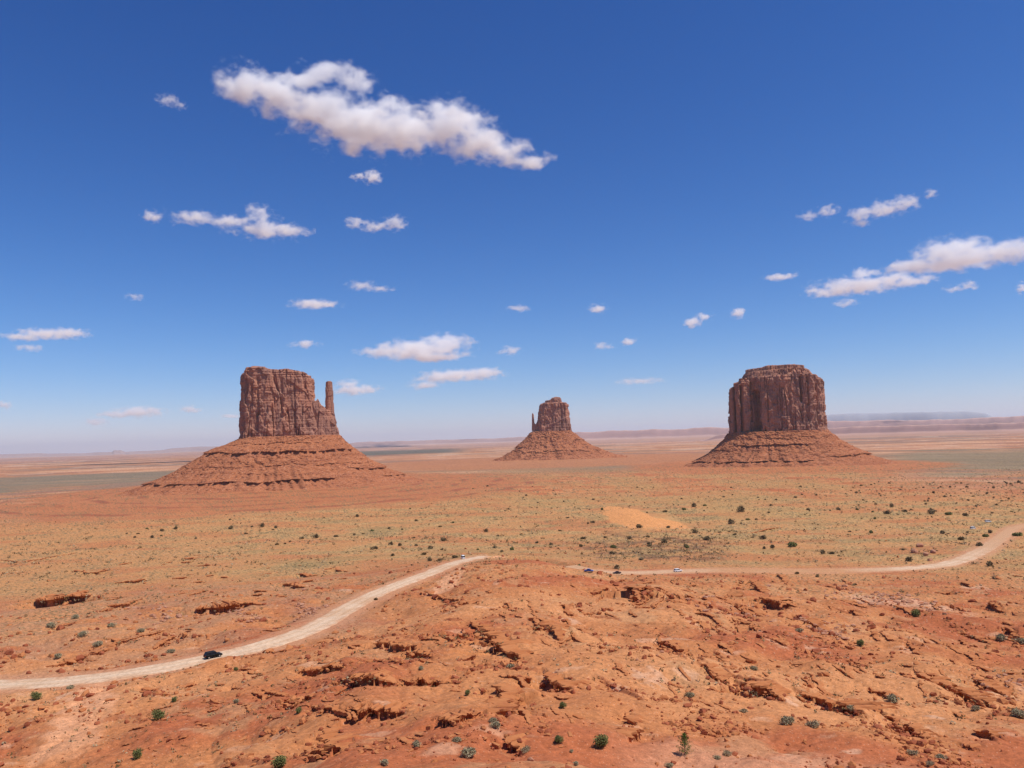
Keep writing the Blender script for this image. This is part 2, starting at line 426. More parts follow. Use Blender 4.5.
def soil(x, y, z):
    r = np.hypot(x, y); px = np.where(y > 0.02 * r, 512 + F * x / np.maximum(y, 0.02 * r + 1e-6), 1600)
    n = len(x); c = np.empty((n, 3)); c[:] = (.46, .180, .070)
    a1 = fbm(x / 60, y / 60, 4, 101); a2 = fbm(x / 22, y / 22, 4, 102); a3 = fbm(x / 6, y / 6, 3, 103)
    c = lerp3(c, (.515, .222, .092), ss(-.1, .5, a1))
    c = lerp3(c, (.37, .10, .042), ss(.0, .6, -a1 + .3 * a2) * .75)
    c = lerp3(c, (.48, .25, .118), ss(.3, .75, a2 + .3 * a3) * .55)
    c = lerp3(c, (.58, .33, .20), ss(.6, .9, fbm(x / 14, y / 9, 4, 104)) * .5 * (1 - ss(350, 500, r)))
    # bare smooth apron at the bottom right
    c = lerp3(c, (.53, .245, .135), bump(560, 690, 900, 1000, px + 40 * a2) * (1 - ss(94, 114, r + 8 * a1)) * .85)
    # dark scarp lines in the beds
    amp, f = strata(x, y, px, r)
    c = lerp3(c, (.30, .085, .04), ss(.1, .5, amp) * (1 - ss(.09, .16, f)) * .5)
    # slope left of the central ridge: browner
    c = lerp3(c, (.40, .20, .105), bump(-300, -100, 330, 430, px) * ss(210, 300, r) * (1 - ss(480, 600, r)) * ss(-.5, .3, a2) * .6)
    # tan scrub flat
    tn = ss(470, 620, r) * (1 - ss(1050, 1500, r))
    c = lerp3(c, (.48, .25, .10), tn * .75)
    c = lerp3(c, (.48, .28, .115), tn * ss(-.15, .4, a1 + .4 * a2) * .8 * ss(120, 330, px))
    c = lerp3(c, (.30, .20, .085), tn * ss(.0, .6, fbm(x / 90, y / 50, 4, 105)) * .5 * ss(150, 300, px))
    c = lerp3(c, (.45, .175, .07), tn * ss(.1, .6, fbm(x / 120, y / 60, 3, 106)) * .8)
    # yellow-green grass belt behind
    gb = bump(380, 560, 830, 960, px) * bump(850, 1150, 2000, 2600, r)
    c = lerp3(c, (.40, .255, .10), gb * ss(-.3, .4, fbm(x / 200, y / 300, 4, 107)) * .5)
    # rust fields beyond
    rf = ss(1200, 1800, r)
    lr = np.log(r); st = fbm(px / 260 + 3, lr * 11, 5, 108, .6); st2 = fbm(px / 120, lr * 26, 4, 109)
    far = np.empty((n, 3)); far[:] = (.41, .185, .085)
    far = lerp3(far, (.52, .28, .16), ss(.05, .5, st))
    far = lerp3(far, (.24, .16, .11), ss(.0, .4, -st + .35 * st2) * .85)
    far = lerp3(far, (.36, .14, .075), ss(.1, .5, st2) * .7)
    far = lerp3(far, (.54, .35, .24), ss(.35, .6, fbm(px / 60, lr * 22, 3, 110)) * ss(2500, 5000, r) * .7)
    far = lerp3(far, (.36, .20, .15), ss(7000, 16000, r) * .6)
    gb2 = bump(-400, -300, 130, 330, px + 20 * st2) * bump(2450, 2650, 3900, 4500, r + 400 * st - 1.2 * np.clip(px, 0, 200))
    far = lerp3(far, (.20, .155, .10), gb2 * (.75 + .25 * ss(-.3, .3, st2)))
    gb3 = bump(840, 920, 1500, 1600, px) * bump(1900, 2300, 3400, 4300, r + 500 * st)
    far = lerp3(far, (.20, .165, .10), gb3 * .8)
    gb4 = bump(380, 470, 560, 700, px) * bump(1650, 1900, 2400, 2900, r + 300 * st)
    far = lerp3(far, (.24, .19, .10), gb4 * .6)
    sh = bump(300, 350, 440, 480, px) * bump(6500, 8000, 10500, 13000, r)  # dark strip: a cloud's shadow painted into the plain's colour
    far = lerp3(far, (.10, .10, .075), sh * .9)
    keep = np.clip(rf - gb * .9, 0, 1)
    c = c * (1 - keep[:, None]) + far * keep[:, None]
    for k, R1 in (('west', 640), ('east', 950), ('right', 480)):
        q = BC[k]; d = np.hypot(x - q[0], (y - q[1]) * .8) + 60 * fbm(x / 120, y / 120, 3, 111)
        c = lerp3(c, (.42, .155, .065) if k != 'east' else (.40, .17, .08), (1 - ss(R1 * .75, R1, d)) * .92)
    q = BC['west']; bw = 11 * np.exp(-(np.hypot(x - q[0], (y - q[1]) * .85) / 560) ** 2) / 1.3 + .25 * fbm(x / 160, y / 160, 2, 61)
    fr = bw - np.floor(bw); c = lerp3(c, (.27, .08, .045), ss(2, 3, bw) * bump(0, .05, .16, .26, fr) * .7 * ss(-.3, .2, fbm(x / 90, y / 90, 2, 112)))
    # orange dune and the dark brown hollow patch before it
    q = ((x - DUNE[0] + 10) / 28) ** 2 + ((y - DUNE[1] - 40) / 190) ** 2 + .35 * fbm(x / 18, y / 50, 3, 113)
    q = np.minimum(q, ((x - DUNE[0] - 16 + (y - DUNE[1] + 60) * .1) / 24) ** 2 + ((y - DUNE[1] + 60) / 60) ** 2 + .35 * fbm(x / 25, y / 60, 2, 113))
    c = lerp3(c, (.62, .275, .10), 1 - ss(.75, 1.05, q))
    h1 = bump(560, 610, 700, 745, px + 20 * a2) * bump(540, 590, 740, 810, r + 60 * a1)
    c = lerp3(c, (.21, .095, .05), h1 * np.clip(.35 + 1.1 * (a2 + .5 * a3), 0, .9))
    # pale lime patches
    for (qx, qy, rx, ry) in PALE:
        q = ((x - qx) / rx) ** 2 + ((y - qy) / ry) ** 2 + 1.1 * np.abs(fbm(x / 5, y / 5, 3, 114))
        c = lerp3(c, (.62, .37, .235), (1 - ss(.3, 1.1, q)) * .6)
    # graded shoulders of the roads
    D, _ = road_field(x, y)
    c = lerp3(c, (.49, .24, .13), (1 - ss(1, 7, D + 3 * a3)) * .7)
    # spur track
    for T in TRACKS:
        d = np.full(n, 1e3)
        mk = (x > T[:, 0].min() - 20) & (x < T[:, 0].max() + 20) & (y > T[:, 1].min() - 20) & (y < T[:, 1].max() + 20)
        xs, ys = x[mk], y[mk]; dd = np.full(xs.shape, 1e3)
        for p in T: dd = np.minimum(dd, np.hypot(xs - p[0], ys - p[1]))
        d[mk] = dd; c = lerp3(c, (.62, .30, .155), (1 - ss(3.5, 6.5, d + 2 * a3)) * (.75 + .25 * ss(-.2, .2, a2)))
    # scrub specks / grit
    sp = n2(x / 1.7, y / 1.7, 120); veg = ss(.32, .5, sp + .35 * a1) * ss(250, 500, r) * (1 - ss(2200, 3000, r))
    veg = np.maximum(veg, ss(.18, .3, n2(x / 3.1, y / 3.1, 121)) * ss(.0, .5, a1 + a2) * tn * .6)
    q = ((x - DUNE[0]) / 40) ** 2 + ((y - DUNE[1]) / 125) ** 2; veg = veg * ss(1, 1.2, q) * ss(3, 8, D)
    c = lerp3(c, (.16, .125, .06), veg * .85)
    wh = rnd2(np.arange(n), np.zeros(n), 5); c = c * (0.87 + .26 * wh)[:, None]
    wh = rnd2(np.arange(n), np.ones(n), 6)
    c = lerp3(c, (.16, .06, .035), (wh > .978) * .6 * (r < 1200) * (D > 2))
    c = lerp3(c, (.62, .38, .25), ((wh < .012) & (r < 900) & (r > 80)) * .6)
    return c

PALE = []
for px, py, rp, sq in [(650,683,22,.5),(570,617,14,.4),(790,705,10,.4),(815,652,16,.4),(935,722,10,.5),(790,742,9,.25),(852,745,11,.25),(620,690,12,.5),(975,587,14,.3),(930,605,30,.5),(870,600,26,.5),(345,590,8,.4),(960,673,12,.4),(60,700,10,.4)]:
    p = hit(px, py, Hsm, 60); D = math.hypot(p[0], p[1]); e = -p[2] / D
    PALE.append((p[0], p[1], rp * D / F, rp * sq * D / F / e))
TRACKS = []
for pts in [[(98,684),(92,700),(84,718),(75,738),(62,760)], [(455,570),(448,582),(440,594)], [(485,560),(500,556)]]:
    TRACKS.append(smooth_line([hit(px, py, Hsm, 60) for px, py in pts], 1.5, 4))

# ------------------------------------------------------------------ terrain mesh (one sheet, denser where it is seen)
az = np.r_[np.radians(np.linspace(-75, -37, 40, endpoint=False)), np.arctan((np.arange(-75, 1100, 0.95) - 512) / F), np.radians(np.linspace(37, 75, 41)[0:])]
az = np.unique(np.round(az, 9))
rows = [3, 8, 15, 24, 34, 44, 54, 62, 68]
r = 72.0
while r < 90000:
    hz = 30 + 70 * min(1, max(0, (r - 80) / 900)) ** 0.7
    hz = min(hz, 95)
    f = 0.33 if r < 750 else (0.42 if r < 2600 else 0.3)
    r += min(f * r * r / (hz * F), 0.12 * r); rows.append(r)
rows = np.array(rows)
RR, AA = np.meshgrid(rows, az, indexing='ij')
X = (RR * np.sin(AA)).ravel(); Y = (RR * np.cos(AA)).ravel()
Z = H(X, Y)
print('terrain', len(rows), len(az), len(X))
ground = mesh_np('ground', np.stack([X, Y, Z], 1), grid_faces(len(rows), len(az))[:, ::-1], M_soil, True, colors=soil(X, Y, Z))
tag(ground, kind='structure')
GX, GY, GZ = X, Y, Z

def road_mesh(name, Q, wd, lift=0.10, pale=.9):
    n = len(Q); T = np.gradient(Q[:, :2], axis=0); T /= np.linalg.norm(T, axis=1)[:, None]; Nn = np.stack([-T[:, 1], T[:, 0]], 1)
    k = 17; off = np.linspace(-.5, .5, k)
    s = np.arange(n) * 2.0
    V = []
    for j, o in enumerate(off):
        wj = wd * o * (1 + .10 * n2(s / 17, np.full(n, float(j > k / 2) * 9), 71)) + (abs(o) == .5) * 1.2 * n2(s / 4.1, np.full(n, o * 50), 72)
        p = Q[:, :2] + Nn * wj[:, None]
        zz = Q[:, 2] - .05 + lift + .05 * (1 - abs(o) * 2) - (abs(o) == .5) * (lift + .25)
        V.append(np.c_[p, zz])
    V = np.stack(V, 1).reshape(-1, 3)
    oo = np.tile(np.abs(off) * 2, n); x_, y_ = V[:, 0], V[:, 1]; pal = np.repeat(pale, k) if np.ndim(pale) else np.full(len(V), pale)
    c = np.empty((len(V), 3)); c[:] = (.475, .225, .10); c = lerp3(c, (.66, .48, .33), pal)
    c = lerp3(c, (.50, .25, .13), ss(.45, 1.05, oo + .5 * n2(x_ / 6, y_ / 6, 301)) * .75)
    c = lerp3(c, (.50, .29, .16), (ss(.1, .4, n2(x_ / 25, y_ / 25, 302)) * .4 + .5 * np.exp(-((oo - .35) / .12) ** 2)))
    o = mesh_np(name, V, grid_faces(n, k)[:, ::-1], M_soil, True, colors=c); tag(o, kind='structure'); return o
road_mesh('dirt_road', road_lines[0][0], 11.5); _t = np.linspace(0, 1, len(road_lines[1][0])); road_mesh('dirt_road', road_lines[1][0], 13.5, pale=np.interp(512 + F * road_lines[1][0][:, 0] / road_lines[1][0][:, 1], [575, 640, 690, 720, 830, 880, 950, 985, 1010], [.35, .5, .35, .05, .05, .8, .85, .3, .2])); road_mesh('dirt_road', J, 10.5, lift=.06)

# ------------------------------------------------------------------ buttes
def closed_curve(P, n):
    """Catmull-Rom through the points, resampled evenly"""
    P = np.array(P, float); m = len(P); out = []
    for i in range(m):
        p0, p1, p2, p3 = P[i - 1], P[i], P[(i + 1) % m], P[(i + 2) % m]
        t = np.linspace(0, 1, 30, endpoint=False)[:, None]
        out.append(.5 * ((2 * p1) + (-p0 + p2) * t + (2 * p0 - 5 * p1 + 4 * p2 - p3) * t ** 2 + (-p0 + 3 * p1 - 3 * p2 + p3) * t ** 3))
    Q = np.concatenate(out); Q = np.vstack([Q, Q[:1]])
    s = np.r_[0, np.cumsum(np.hypot(*np.diff(Q, axis=0).T))]; t = np.linspace(0, s[-1], n, endpoint=False)
    return np.stack([np.interp(t, s, Q[:, i]) for i in range(2)], 1), s[-1]

CUTK = 1.6
def block(name, base, top, zb, roof, mat, parent, s, seed=0, flute=1.0, cell=1.0, edge=.25, cuts=()):
    """cliff block. base/top: plan control points (pixel units), roof: [(x,z)], s: metres per unit"""
    B, L = closed_curve(base, 400); zt_max = max(z for _, z in roof)
    n = int(np.clip(L * s / cell, 60, 900)); B, L = closed_curve(base, n); T, _ = closed_curve(top, n)
    nz = int(np.clip((zt_max - zb) * s / cell, 12, 260))
    rx = [p[0] for p in roof]; rz = [p[1] for p in roof]
    zt = np.interp(T[:, 0], rx, rz) + .35 * n2(T[:, 0] / 2.2, T[:, 1] / 2.2, seed + 3) + .25 * n2(T[:, 0] / .8, T[:, 1] / .8, seed + 4)
    t = np.linspace(0, 1, nz)[:, None]
    prof = t ** 1.0
    Xg = B[None, :, 0] * (1 - prof) + T[None, :, 0] * prof; Yg = B[None, :, 1] * (1 - prof) + T[None, :, 1] * prof
    Zg = zb + (zt[None, :] - zb) * t
    tx = np.roll(Xg, -1, 1) - np.roll(Xg, 1, 1); ty = np.roll(Yg, -1, 1) - np.roll(Yg, 1, 1); l = np.hypot(tx, ty) + 1e-9
    nx, ny = ty / l, -tx / l
    A = np.sum(B[:, 0] * np.roll(B[:, 1], -1) - np.roll(B[:, 0], -1) * B[:, 1])
    if A < 0: nx, ny = -nx, -ny
    x, y, z = Xg * s, Yg * s, Zg * s
    d = 5.5 * n3(x / 34, y / 34, z / 200, seed) + 1.6 * n3(x / 13, y / 13, z / 110, seed + 1)
    cr_ = np.abs(n3(x / 15, y / 15, z / 190 + 3, seed + 2)); d = d - 7.5 * np.clip(1 - cr_ / .09, 0, 1) * ss(-.3, .3, n3(x / 30, y / 30, z / 60, seed + 12))
    cr2 = np.abs(n3(x / 6, y / 6, z / 60 + 3, seed + 5)); d = d - 2.6 * np.clip(1 - cr2 / .11, 0, 1) * ss(-.2, .2, n3(x / 20, y / 20, z / 40, seed + 15))
    blk = n3(x / 14, y / 14, z / 22, seed + 6); d = d + 3.4 * (ss(.05, .10, blk) - .5)
    blk = n3(x / 7, y / 7, z / 10, seed + 7); d = d + 1.0 * (ss(.12, .18, blk))
    bed = n3(x / 90, y / 90, z / 3.2, seed + 8); d = d + .9 * bed * (1 + 1.5 * ss(.8, 1, t)) + 1.0 * bed * (1 - ss(.0, .16, t))
    d = d + .12 * n3(x / 2.5, y / 2.5, z / 5, seed + 9)
    d = (d - 1.2) * flute
    d = d - edge * s * ss(.965, 1.0, t) ** 2 * 3
    for (cx, cy, rad, dep, z0, z1) in cuts:     # deep clefts: plan position, half width, depth (all units), z range
        q = np.exp(-(((Xg - cx) / rad) ** 2 + ((Yg - cy) / (rad * 3)) ** 2)) * ss(z0, z0 + 2, Zg) * (1 - ss(z1 - 3, z1, Zg))
        d = d - q * dep * s * CUTK
    x = x + nx * d; y = y + ny * d
    V = [np.stack([x.ravel(), y.ravel(), z.ravel()], 1)]
    cx, cy = x[-1].mean(), y[-1].mean(); nring = 14
    zr = z[-1]
    for k in range(1, nring):
        f = 1 - k / nring; X2 = cx + (x[-1] - cx) * f; Y2 = cy + (y[-1] - cy) * f
        Z2 = np.interp(X2 / s, rx, rz) * s; Z2 = Z2 * (1 - f ** 4) + zr * f ** 4 + (1 - f ** 6) * (1.6 * n2(X2 / 9, Y2 / 9, seed + 10) + .8 * n2(X2 / 3, Y2 / 3, seed + 13) + .8)
        V.append(np.stack([X2, Y2, Z2], 1))
    V.append(np.array([[cx, cy, np.interp(cx / s, rx, rz) * s + .8]]))
    V = np.concatenate(V); nr = nz + nring - 1
    fs = grid_faces(nr, n, True)
    last = (nr - 1) * n; j = np.arange(n); tip = len(V) - 1
    cap = np.stack([last + j, last + (j + 1) % n, np.full(n, tip), np.full(n, tip)], 1)
    me_faces = [tuple(f) for f in cap[:, :3].tolist()]
    if A < 0: fs = fs[:, ::-1]; me_faces = [f[::-1] for f in me_faces]
    tri = np.concatenate([fs[:, [0, 1, 2]], fs[:, [0, 2, 3]], np.array(me_faces)])
    o = mesh_np(name, V, tri, mat, True, parent)
    return o

def oval(x0, x1, y0, y1, p=2.6, n=16, jit=0.0, seed=0):
    cx, cy, a, b = (x0 + x1) / 2, (y0 + y1) / 2, (x1 - x0) / 2, (y1 - y0) / 2
    rr = random.Random(seed); out = []
    for k in range(n):
        t = 2 * math.pi * k / n; c, s_ = math.cos(t), math.sin(t)
        q = (abs(c) ** p + abs(s_) ** p) ** (-1 / p) * (1 - jit * rr.random())
        out.append((cx + a * q * c, cy + b * q * s_))
    return out

def talus(name, top, left, right, zs, depth, ledges, mat, parent, s, seed, ngul=1.0, cell=1.7):
    """zs: heights of profile rows (units, top to bottom); left/right: x at those rows; depth: half depth at rows"""
    zs = np.array(zs, float); n = 620; nr = 300
    z = np.linspace(zs[0], zs[-1], nr); idx = -z
    xl = np.interp(idx, -zs, left); xr = np.interp(idx, -zs, right); dp = np.interp(idx, -zs, depth)
    th = np.linspace(0, 2 * np.pi, n, endpoint=False)
    c, sn = np.cos(th)[None, :], np.sin(th)[None, :]
    p = 2.3; q = (np.abs(c) ** p + np.abs(sn) ** p) ** (-1 / p)
    xm = (xl + xr)[:, None] / 2; a = (xr - xl)[:, None] / 2
    X_ = a * q * c; Y_ = dp[:, None] * q * sn; Zg = np.repeat(z[:, None], n, 1)
    t = ((zs[0] - z) / (zs[0] - zs[-1]))[:, None]
    Rr = np.hypot(X_, Y_) + 1e-6
    ang = th[None, :] + 0 * t
    ca, sa = np.cos(ang), np.sin(ang)
    g = n2(ca * 9 + 50, sa * 9 + t * 1.3, seed) * 1.6 + n2(ca * 26, sa * 26 + t * 2, seed + 1) * .8
    d = (g * 1.5 + 2.5 * n2(ca * 3 + 9, sa * 3, seed + 21)) * (0.15 + 1.2 * t) * ngul + 1.7 * n3(X_ * .16, Y_ * .16, Zg * .25, seed + 22) + 1.0 * n3(X_ * .6, Y_ * .6, Zg * .9, seed + 2) + .5 * n3(X_ * 2, Y_ * 2, Zg * 2, seed + 3) + .6 * n2(ca * 60, sa * 60 + t * 3, seed + 12) * t
    for (zl, hgt, ext, a0, a1, sd_) in ledges:   # a0,a1: angular span (deg) where the ledge crops out
        adeg = np.degrees(np.arctan2(sn, c)); mid_ = (a0 + a1) / 2; half = (a1 - a0) / 2
        dd = np.abs((adeg - mid_ + 180) % 360 - 180)
        pres = (1 - ss(half - 8, half + 4, dd)) * ss(-.4, -.05, n2(ca * 14 + sd_, sa * 14, seed + 4 + sd_) + .5 * n2(ca * 40 + sd_, sa * 40, seed + 6 + sd_)) * (.6 + .5 * n2(ca * 25, sa * 25 + sd_, seed + 7))
        zz = zl + 1.7 * n2(ca * 4, sa * 4 + sd_, seed + 9) + .5 * n2(ca * 45, sa * 45 + sd_, seed + 8)
        ext = ext * 1.5; hgt = hgt * 1.3; up = Zg - zz; w_ = ext * 1.8
        d = d + pres * ext * np.where(up > 0, np.clip(1 - up / w_, 0, 1), -.35 * ss(-hgt * 1.3, -hgt * .2, up) * (up < 0)) 
        d = d - pres * 0.4 * ext * ((up < 0) & (up > -hgt))
        d = d + pres * .35 * (n3(X_ * 1.6, Y_ * 1.6, Zg * .3, seed + 77)) * (np.abs(up) < hgt)
    X_ = X_ * (1 + d / Rr) + xm; Y_ = Y_ * (1 + d / Rr)
    V = np.stack([X_.ravel(), Y_.ravel(), Zg.ravel()], 1) * s
    tip = np.array([[xm[0, 0] * s, 0, zs[0] * s]]); V = np.concatenate([V, tip])
    fs = grid_faces(nr, n, True)[:, ::-1]
    j = np.arange(n); cap = np.stack([j, (j + 1) % n, np.full(n, len(V) - 1)], 1)
    tri = np.concatenate([fs[:, [0, 1, 2]], fs[:, [0, 2, 3]], cap])
    # boulders resting on the slope
    rs = np.random.default_rng(seed); nb = 900; VB = [V]; FB = [tri]; off = len(V)
    for k in range(nb):
        i = int(nr * (.25 + .7 * rs.random() ** .7)); jj = int(n * (.5 + .5 * rs.random())); c0 = V[i * n + jj]
        sz = s * .13 * (1 + 5 * rs.random() ** 5); v = ICO * rs.uniform(.6, 1.2, (len(ICO), 1)) * sz * rs.uniform(.7, 1.3, 3) + c0 + [0, 0, sz * .3]
        VB.append(v); FB.append(ICF + off); off += len(v)
    return mesh_np(name, np.concatenate(VB), np.concatenate(FB), mat, True, parent)

# icosahedron for small stones
_p = (1 + 5 ** .5) / 2
ICO = np.array([(-1,_p,0),(1,_p,0),(-1,-_p,0),(1,-_p,0),(0,-1,_p),(0,1,_p),(0,-1,-_p),(0,1,-_p),(_p,0,-1),(_p,0,1),(-_p,0,-1),(-_p,0,1)], float); ICO /= np.linalg.norm(ICO[0])
ICF = np.array([(0,11,5),(0,5,1),(0,1,7),(0,7,10),(0,10,11),(1,5,9),(5,11,4),(11,10,2),(10,7,6),(7,1,8),(3,9,4),(3,4,2),(3,2,6),(3,6,8),(3,8,9),(4,9,5),(2,4,11),(6,2,10),(8,6,7),(9,8,1)])

def butte_root(name, key, label):
    px, py, D = BUTTES[key]; p = BC[key]; a = math.atan2(p[0], p[1])
    o = empty(name, tuple(p), -a); tag(o, label, 'butte'); o.scale = (math.cos(a), 1, 1); return o, D * math.cos(a) / F

# west mitten (units: pixels at its distance; x from 291, z from y 437)
b, s0 = butte_root('sandstone_butte', 'west', 'broad flat-topped red butte with a slim separate thumb spire on its right shoulder')
s = s0 * .985
CM = cliff_mat(1.0); TM = talus_mat(1.0)
block('cliff_wall', oval(-51.5, 26, -17, 17, 3.4, 18, .06, 1), [(x * .955 - .9 - .6 * (x > 0), y * .9) for x, y in oval(-51.5, 26, -17, 17, 3.4, 18, .06, 1)], -5,
      [(-50, 62), (-47, 66.5), (-44, 70), (-38, 70.5), (-26, 70.3), (-24.5, 68), (-10, 67.3), (-3, 68.2), (7, 66.3), (14, 65.3), (19.5, 63), (24, 58)], CM, b, s, 3, cell=.95,
      cuts=[(-33, -17, 1.1, 1.6, 5, 62), (-9, -17, 1.4, 1.5, 18, 60), (4, -17, 1.0, 1.8, 8, 66), (15, -16, .9, 1.4, 10, 66)])
block('shoulder_wall', [(16, -13), (30, -12), (41, -10), (49, -7), (51, 0), (48, 8), (36, 12), (16, 12)], [(15, -10), (24, -9.5), (33, -8), (42.5, -5), (44.5, 0), (42, 5), (32, 8.5), (16, 9)], -5,
      [(14, 44), (21, 43.5), (24, 36), (25.5, 35), (28, 38), (31, 31.5), (34, 29.5), (37, 27), (44, 26), (48, 20)], CM, b, s, 23, flute=.62, cell=.95)
block('thumb_spire', oval(35.2, 46, -6, 7, 2.6, 12, .05, 5), [(39.9 + x * .5 , y) for x, y in oval(-7.2, 7.2, -3.6, 3.6, 3.0, 12, .04, 5)], 6,
      [(34, 54.5), (37.5, 55.8), (41, 55.8), (44, 54.5)], CM, b, s, 33, flute=.28, cell=.8, edge=.03)
block('cap_rock', oval(-44, -25.5, -9, 9, 2.4, 12, .15, 8), oval(-42, -27, -8, 8, 2.4, 12, .15, 8), 68, [(-43, 70.2), (-38, 71.6), (-30, 71.3), (-26, 70)], CM, b, s, 43, flute=.3)
talus('talus_slope', None, [-49.5, -51.5, -63, -81, -103, -123, -150, -182, -230], [49, 50.5, 55, 65, 81, 101, 131, 168, 230], [1, 0, -5, -13, -25, -36, -47, -57, -64], [20, 21, 26, 36, 50, 64, 82, 105, 150],
      [(-14, 2.8, 3.4, -200, -30, 1), (-40.5, 3.4, 4.0, -205, -62, 2), (-53.0, 5.0, 6.4, -205, -68, 3), (-33, 1.8, 3.2, -52, 15, 4), (-41, 1.4, 3.2, -40, 18, 5), (-6, .7, 1.0, -150, -50, 6), (-27, .7, .9, -170, -20, 7)], TM, b, s, 5)

# east mitten
b, s0 = butte_root('sandstone_butte', 'east', 'small distant red butte with a thin needle, between the two larger buttes')
s = s0 * .995
CM2 = cliff_mat(1.5); TM2 = talus_mat(1.6)
bb = oval(-17, 19.5, -9, 9, 3.0, 16, .06, 2)
block('cliff_wall', bb, [(1.2 + (x - 1.2) * .83, y * .85) for x, y in bb], -4, [(-15, 24), (-12, 28.5), (-8, 29.5), (3, 29.5), (10, 29.5), (14, 29), (17, 26)], CM2, b, s, 63, cell=1.6, flute=1.15,
      cuts=[(9, -9, .7, 1.4, 2, 29), (-6, -9, .6, .8, 2, 20), (-12, -8, .6, .9, 0, 26)])
block('cap_rock', oval(-8.5, 11, -5, 5, 2.6, 12, .1, 4), oval(-7.5, 10, -4.5, 4.5, 2.6, 12, .12, 4), 27, [(-9, 30), (-7, 31.5), (-2, 32), (0, 34), (5, 35), (9, 34.2), (10.5, 31)], CM2, b, s, 73, cell=1.5, flute=.6)
block('shoulder_wall', oval(-21.5, -12, -3, 3, 2.4, 10), oval(-20.5, -13, -2, 2, 2.4, 10), -4, [(-21, 8), (-19, 9.5), (-17, 8), (-14, 13)], CM2, b, s, 83, cell=1.5, flute=.35)
block('needle_spire', oval(-21.2, -18, -1.6, 1.6, 2.2, 8), oval(-20.6, -18.8, -.9, .9, 2.2, 8), 2, [(-21, 18.6), (-19.6, 19.5), (-18.8, 18)], CM2, b, s, 93, cell=1.2, flute=.12, edge=.05)
talus('talus_slope', None, [-21, -22.5, -30, -38, -50, -64, -95], [18, 19.5, 29, 41, 58, 78, 118], [1, 0, -9, -16, -23, -28, -34], [9, 10, 18, 28, 42, 56, 80],
      [(-14, 1.2, 2.2, -205, -140, 1), (-18.5, .8, 1.6, -150, 15, 2), (-9, .7, 1.4, -60, 15, 3), (-5, .4, .6, -130, -40, 4)], TM2, b, s, 55, .7)

# right butte
b, s0 = butte_root('sandstone_butte', 'right', 'squat round-shouldered red butte with dark clefts at its left end, the rightmost of the three')
s = s0 * .975
CUTK = 2.6
CM3 = cliff_mat(1.2); TM3 = talus_mat(1.2)
base = [(-49, -4), (-47, -14), (-41, -17), (-37, -20), (-28, -17), (-21, -16), (-15, -23), (0, -25), (20, -24), (38, -20), (48, -10), (50.5, 2), (46, 16), (25, 24), (0, 26), (-30, 22), (-46, 12)]
top = [(x * .975 + .1, y * .93) for x, y in base]
block('cliff_wall', base, top, -5, [(-49, 46), (-43.5, 47), (-42.5, 51.5), (-38, 52.5), (-36, 55.5), (-20, 56.5), (0, 57), (36, 57), (42, 56), (45, 54), (48, 51)], CM3, b, s, 113, cell=1.15, flute=1.15,
      cuts=[(-43.5, -16, 1.1, 3.0, 0, 48), (-34, -19, 1.2, 3.2, 0, 50), (-20, -17, 2.4, 4.5, -3, 44), (-24, -17, 1.0, 3.0, 10, 54), (26, -23, 1.0, 2.4, 28, 56), (33, -22, .8, 1.8, 24, 52), (5, -25, .6, 1.2, 20, 50), (-8, -24, .7, 1.0, 10, 54), (42, -16, .7, 1.8, 5, 48)])
t1 = oval(-37, 41, -17, 17, 2.8, 16, .08, 6)
block('upper_tier', [(x * 1.04, y * 1.04) for x, y in t1], [(x * .90 + .5, y * .9) for x, y in t1], 52, [(-37, 60), (-30, 61.5), (-20, 62.5), (20, 64), (34, 63), (40, 60.5)], CM3, b, s, 123, cell=1.15, flute=.8)
t2 = oval(-30, 32.5, -12, 12, 2.8, 14, .1, 7)
block('cap_rock', t2, [(x * .97, y * .96) for x, y in t2], 60, [(-29, 65), (-26, 65.2), (-12, 66.2), (-8, 67.8), (5, 67.6), (22, 67.8), (29, 67)], CM3, b, s, 133, cell=1.1, flute=.6, edge=.1)
talus('talus_slope', None, [-49, -50.5, -58, -69, -82, -100, -132], [50.5, 51.5, 60, 76, 92, 114, 148], [1, 0, -8, -18, -26, -33, -39], [26, 27, 34, 46, 60, 78, 110],
      [(-12, 1.6, 2.0, -130, -62, 1), (-27.5, 1.4, 2.6, -205, -70, 2), (-24, 1.2, 2.6, -60, 15, 3), (-17, .9, 1.8, -205, -140, 6), (-6, .7, .8, -110, -30, 4), (-33, .8, 1.3, -170, -100, 5)], TM3, b, s, 75)

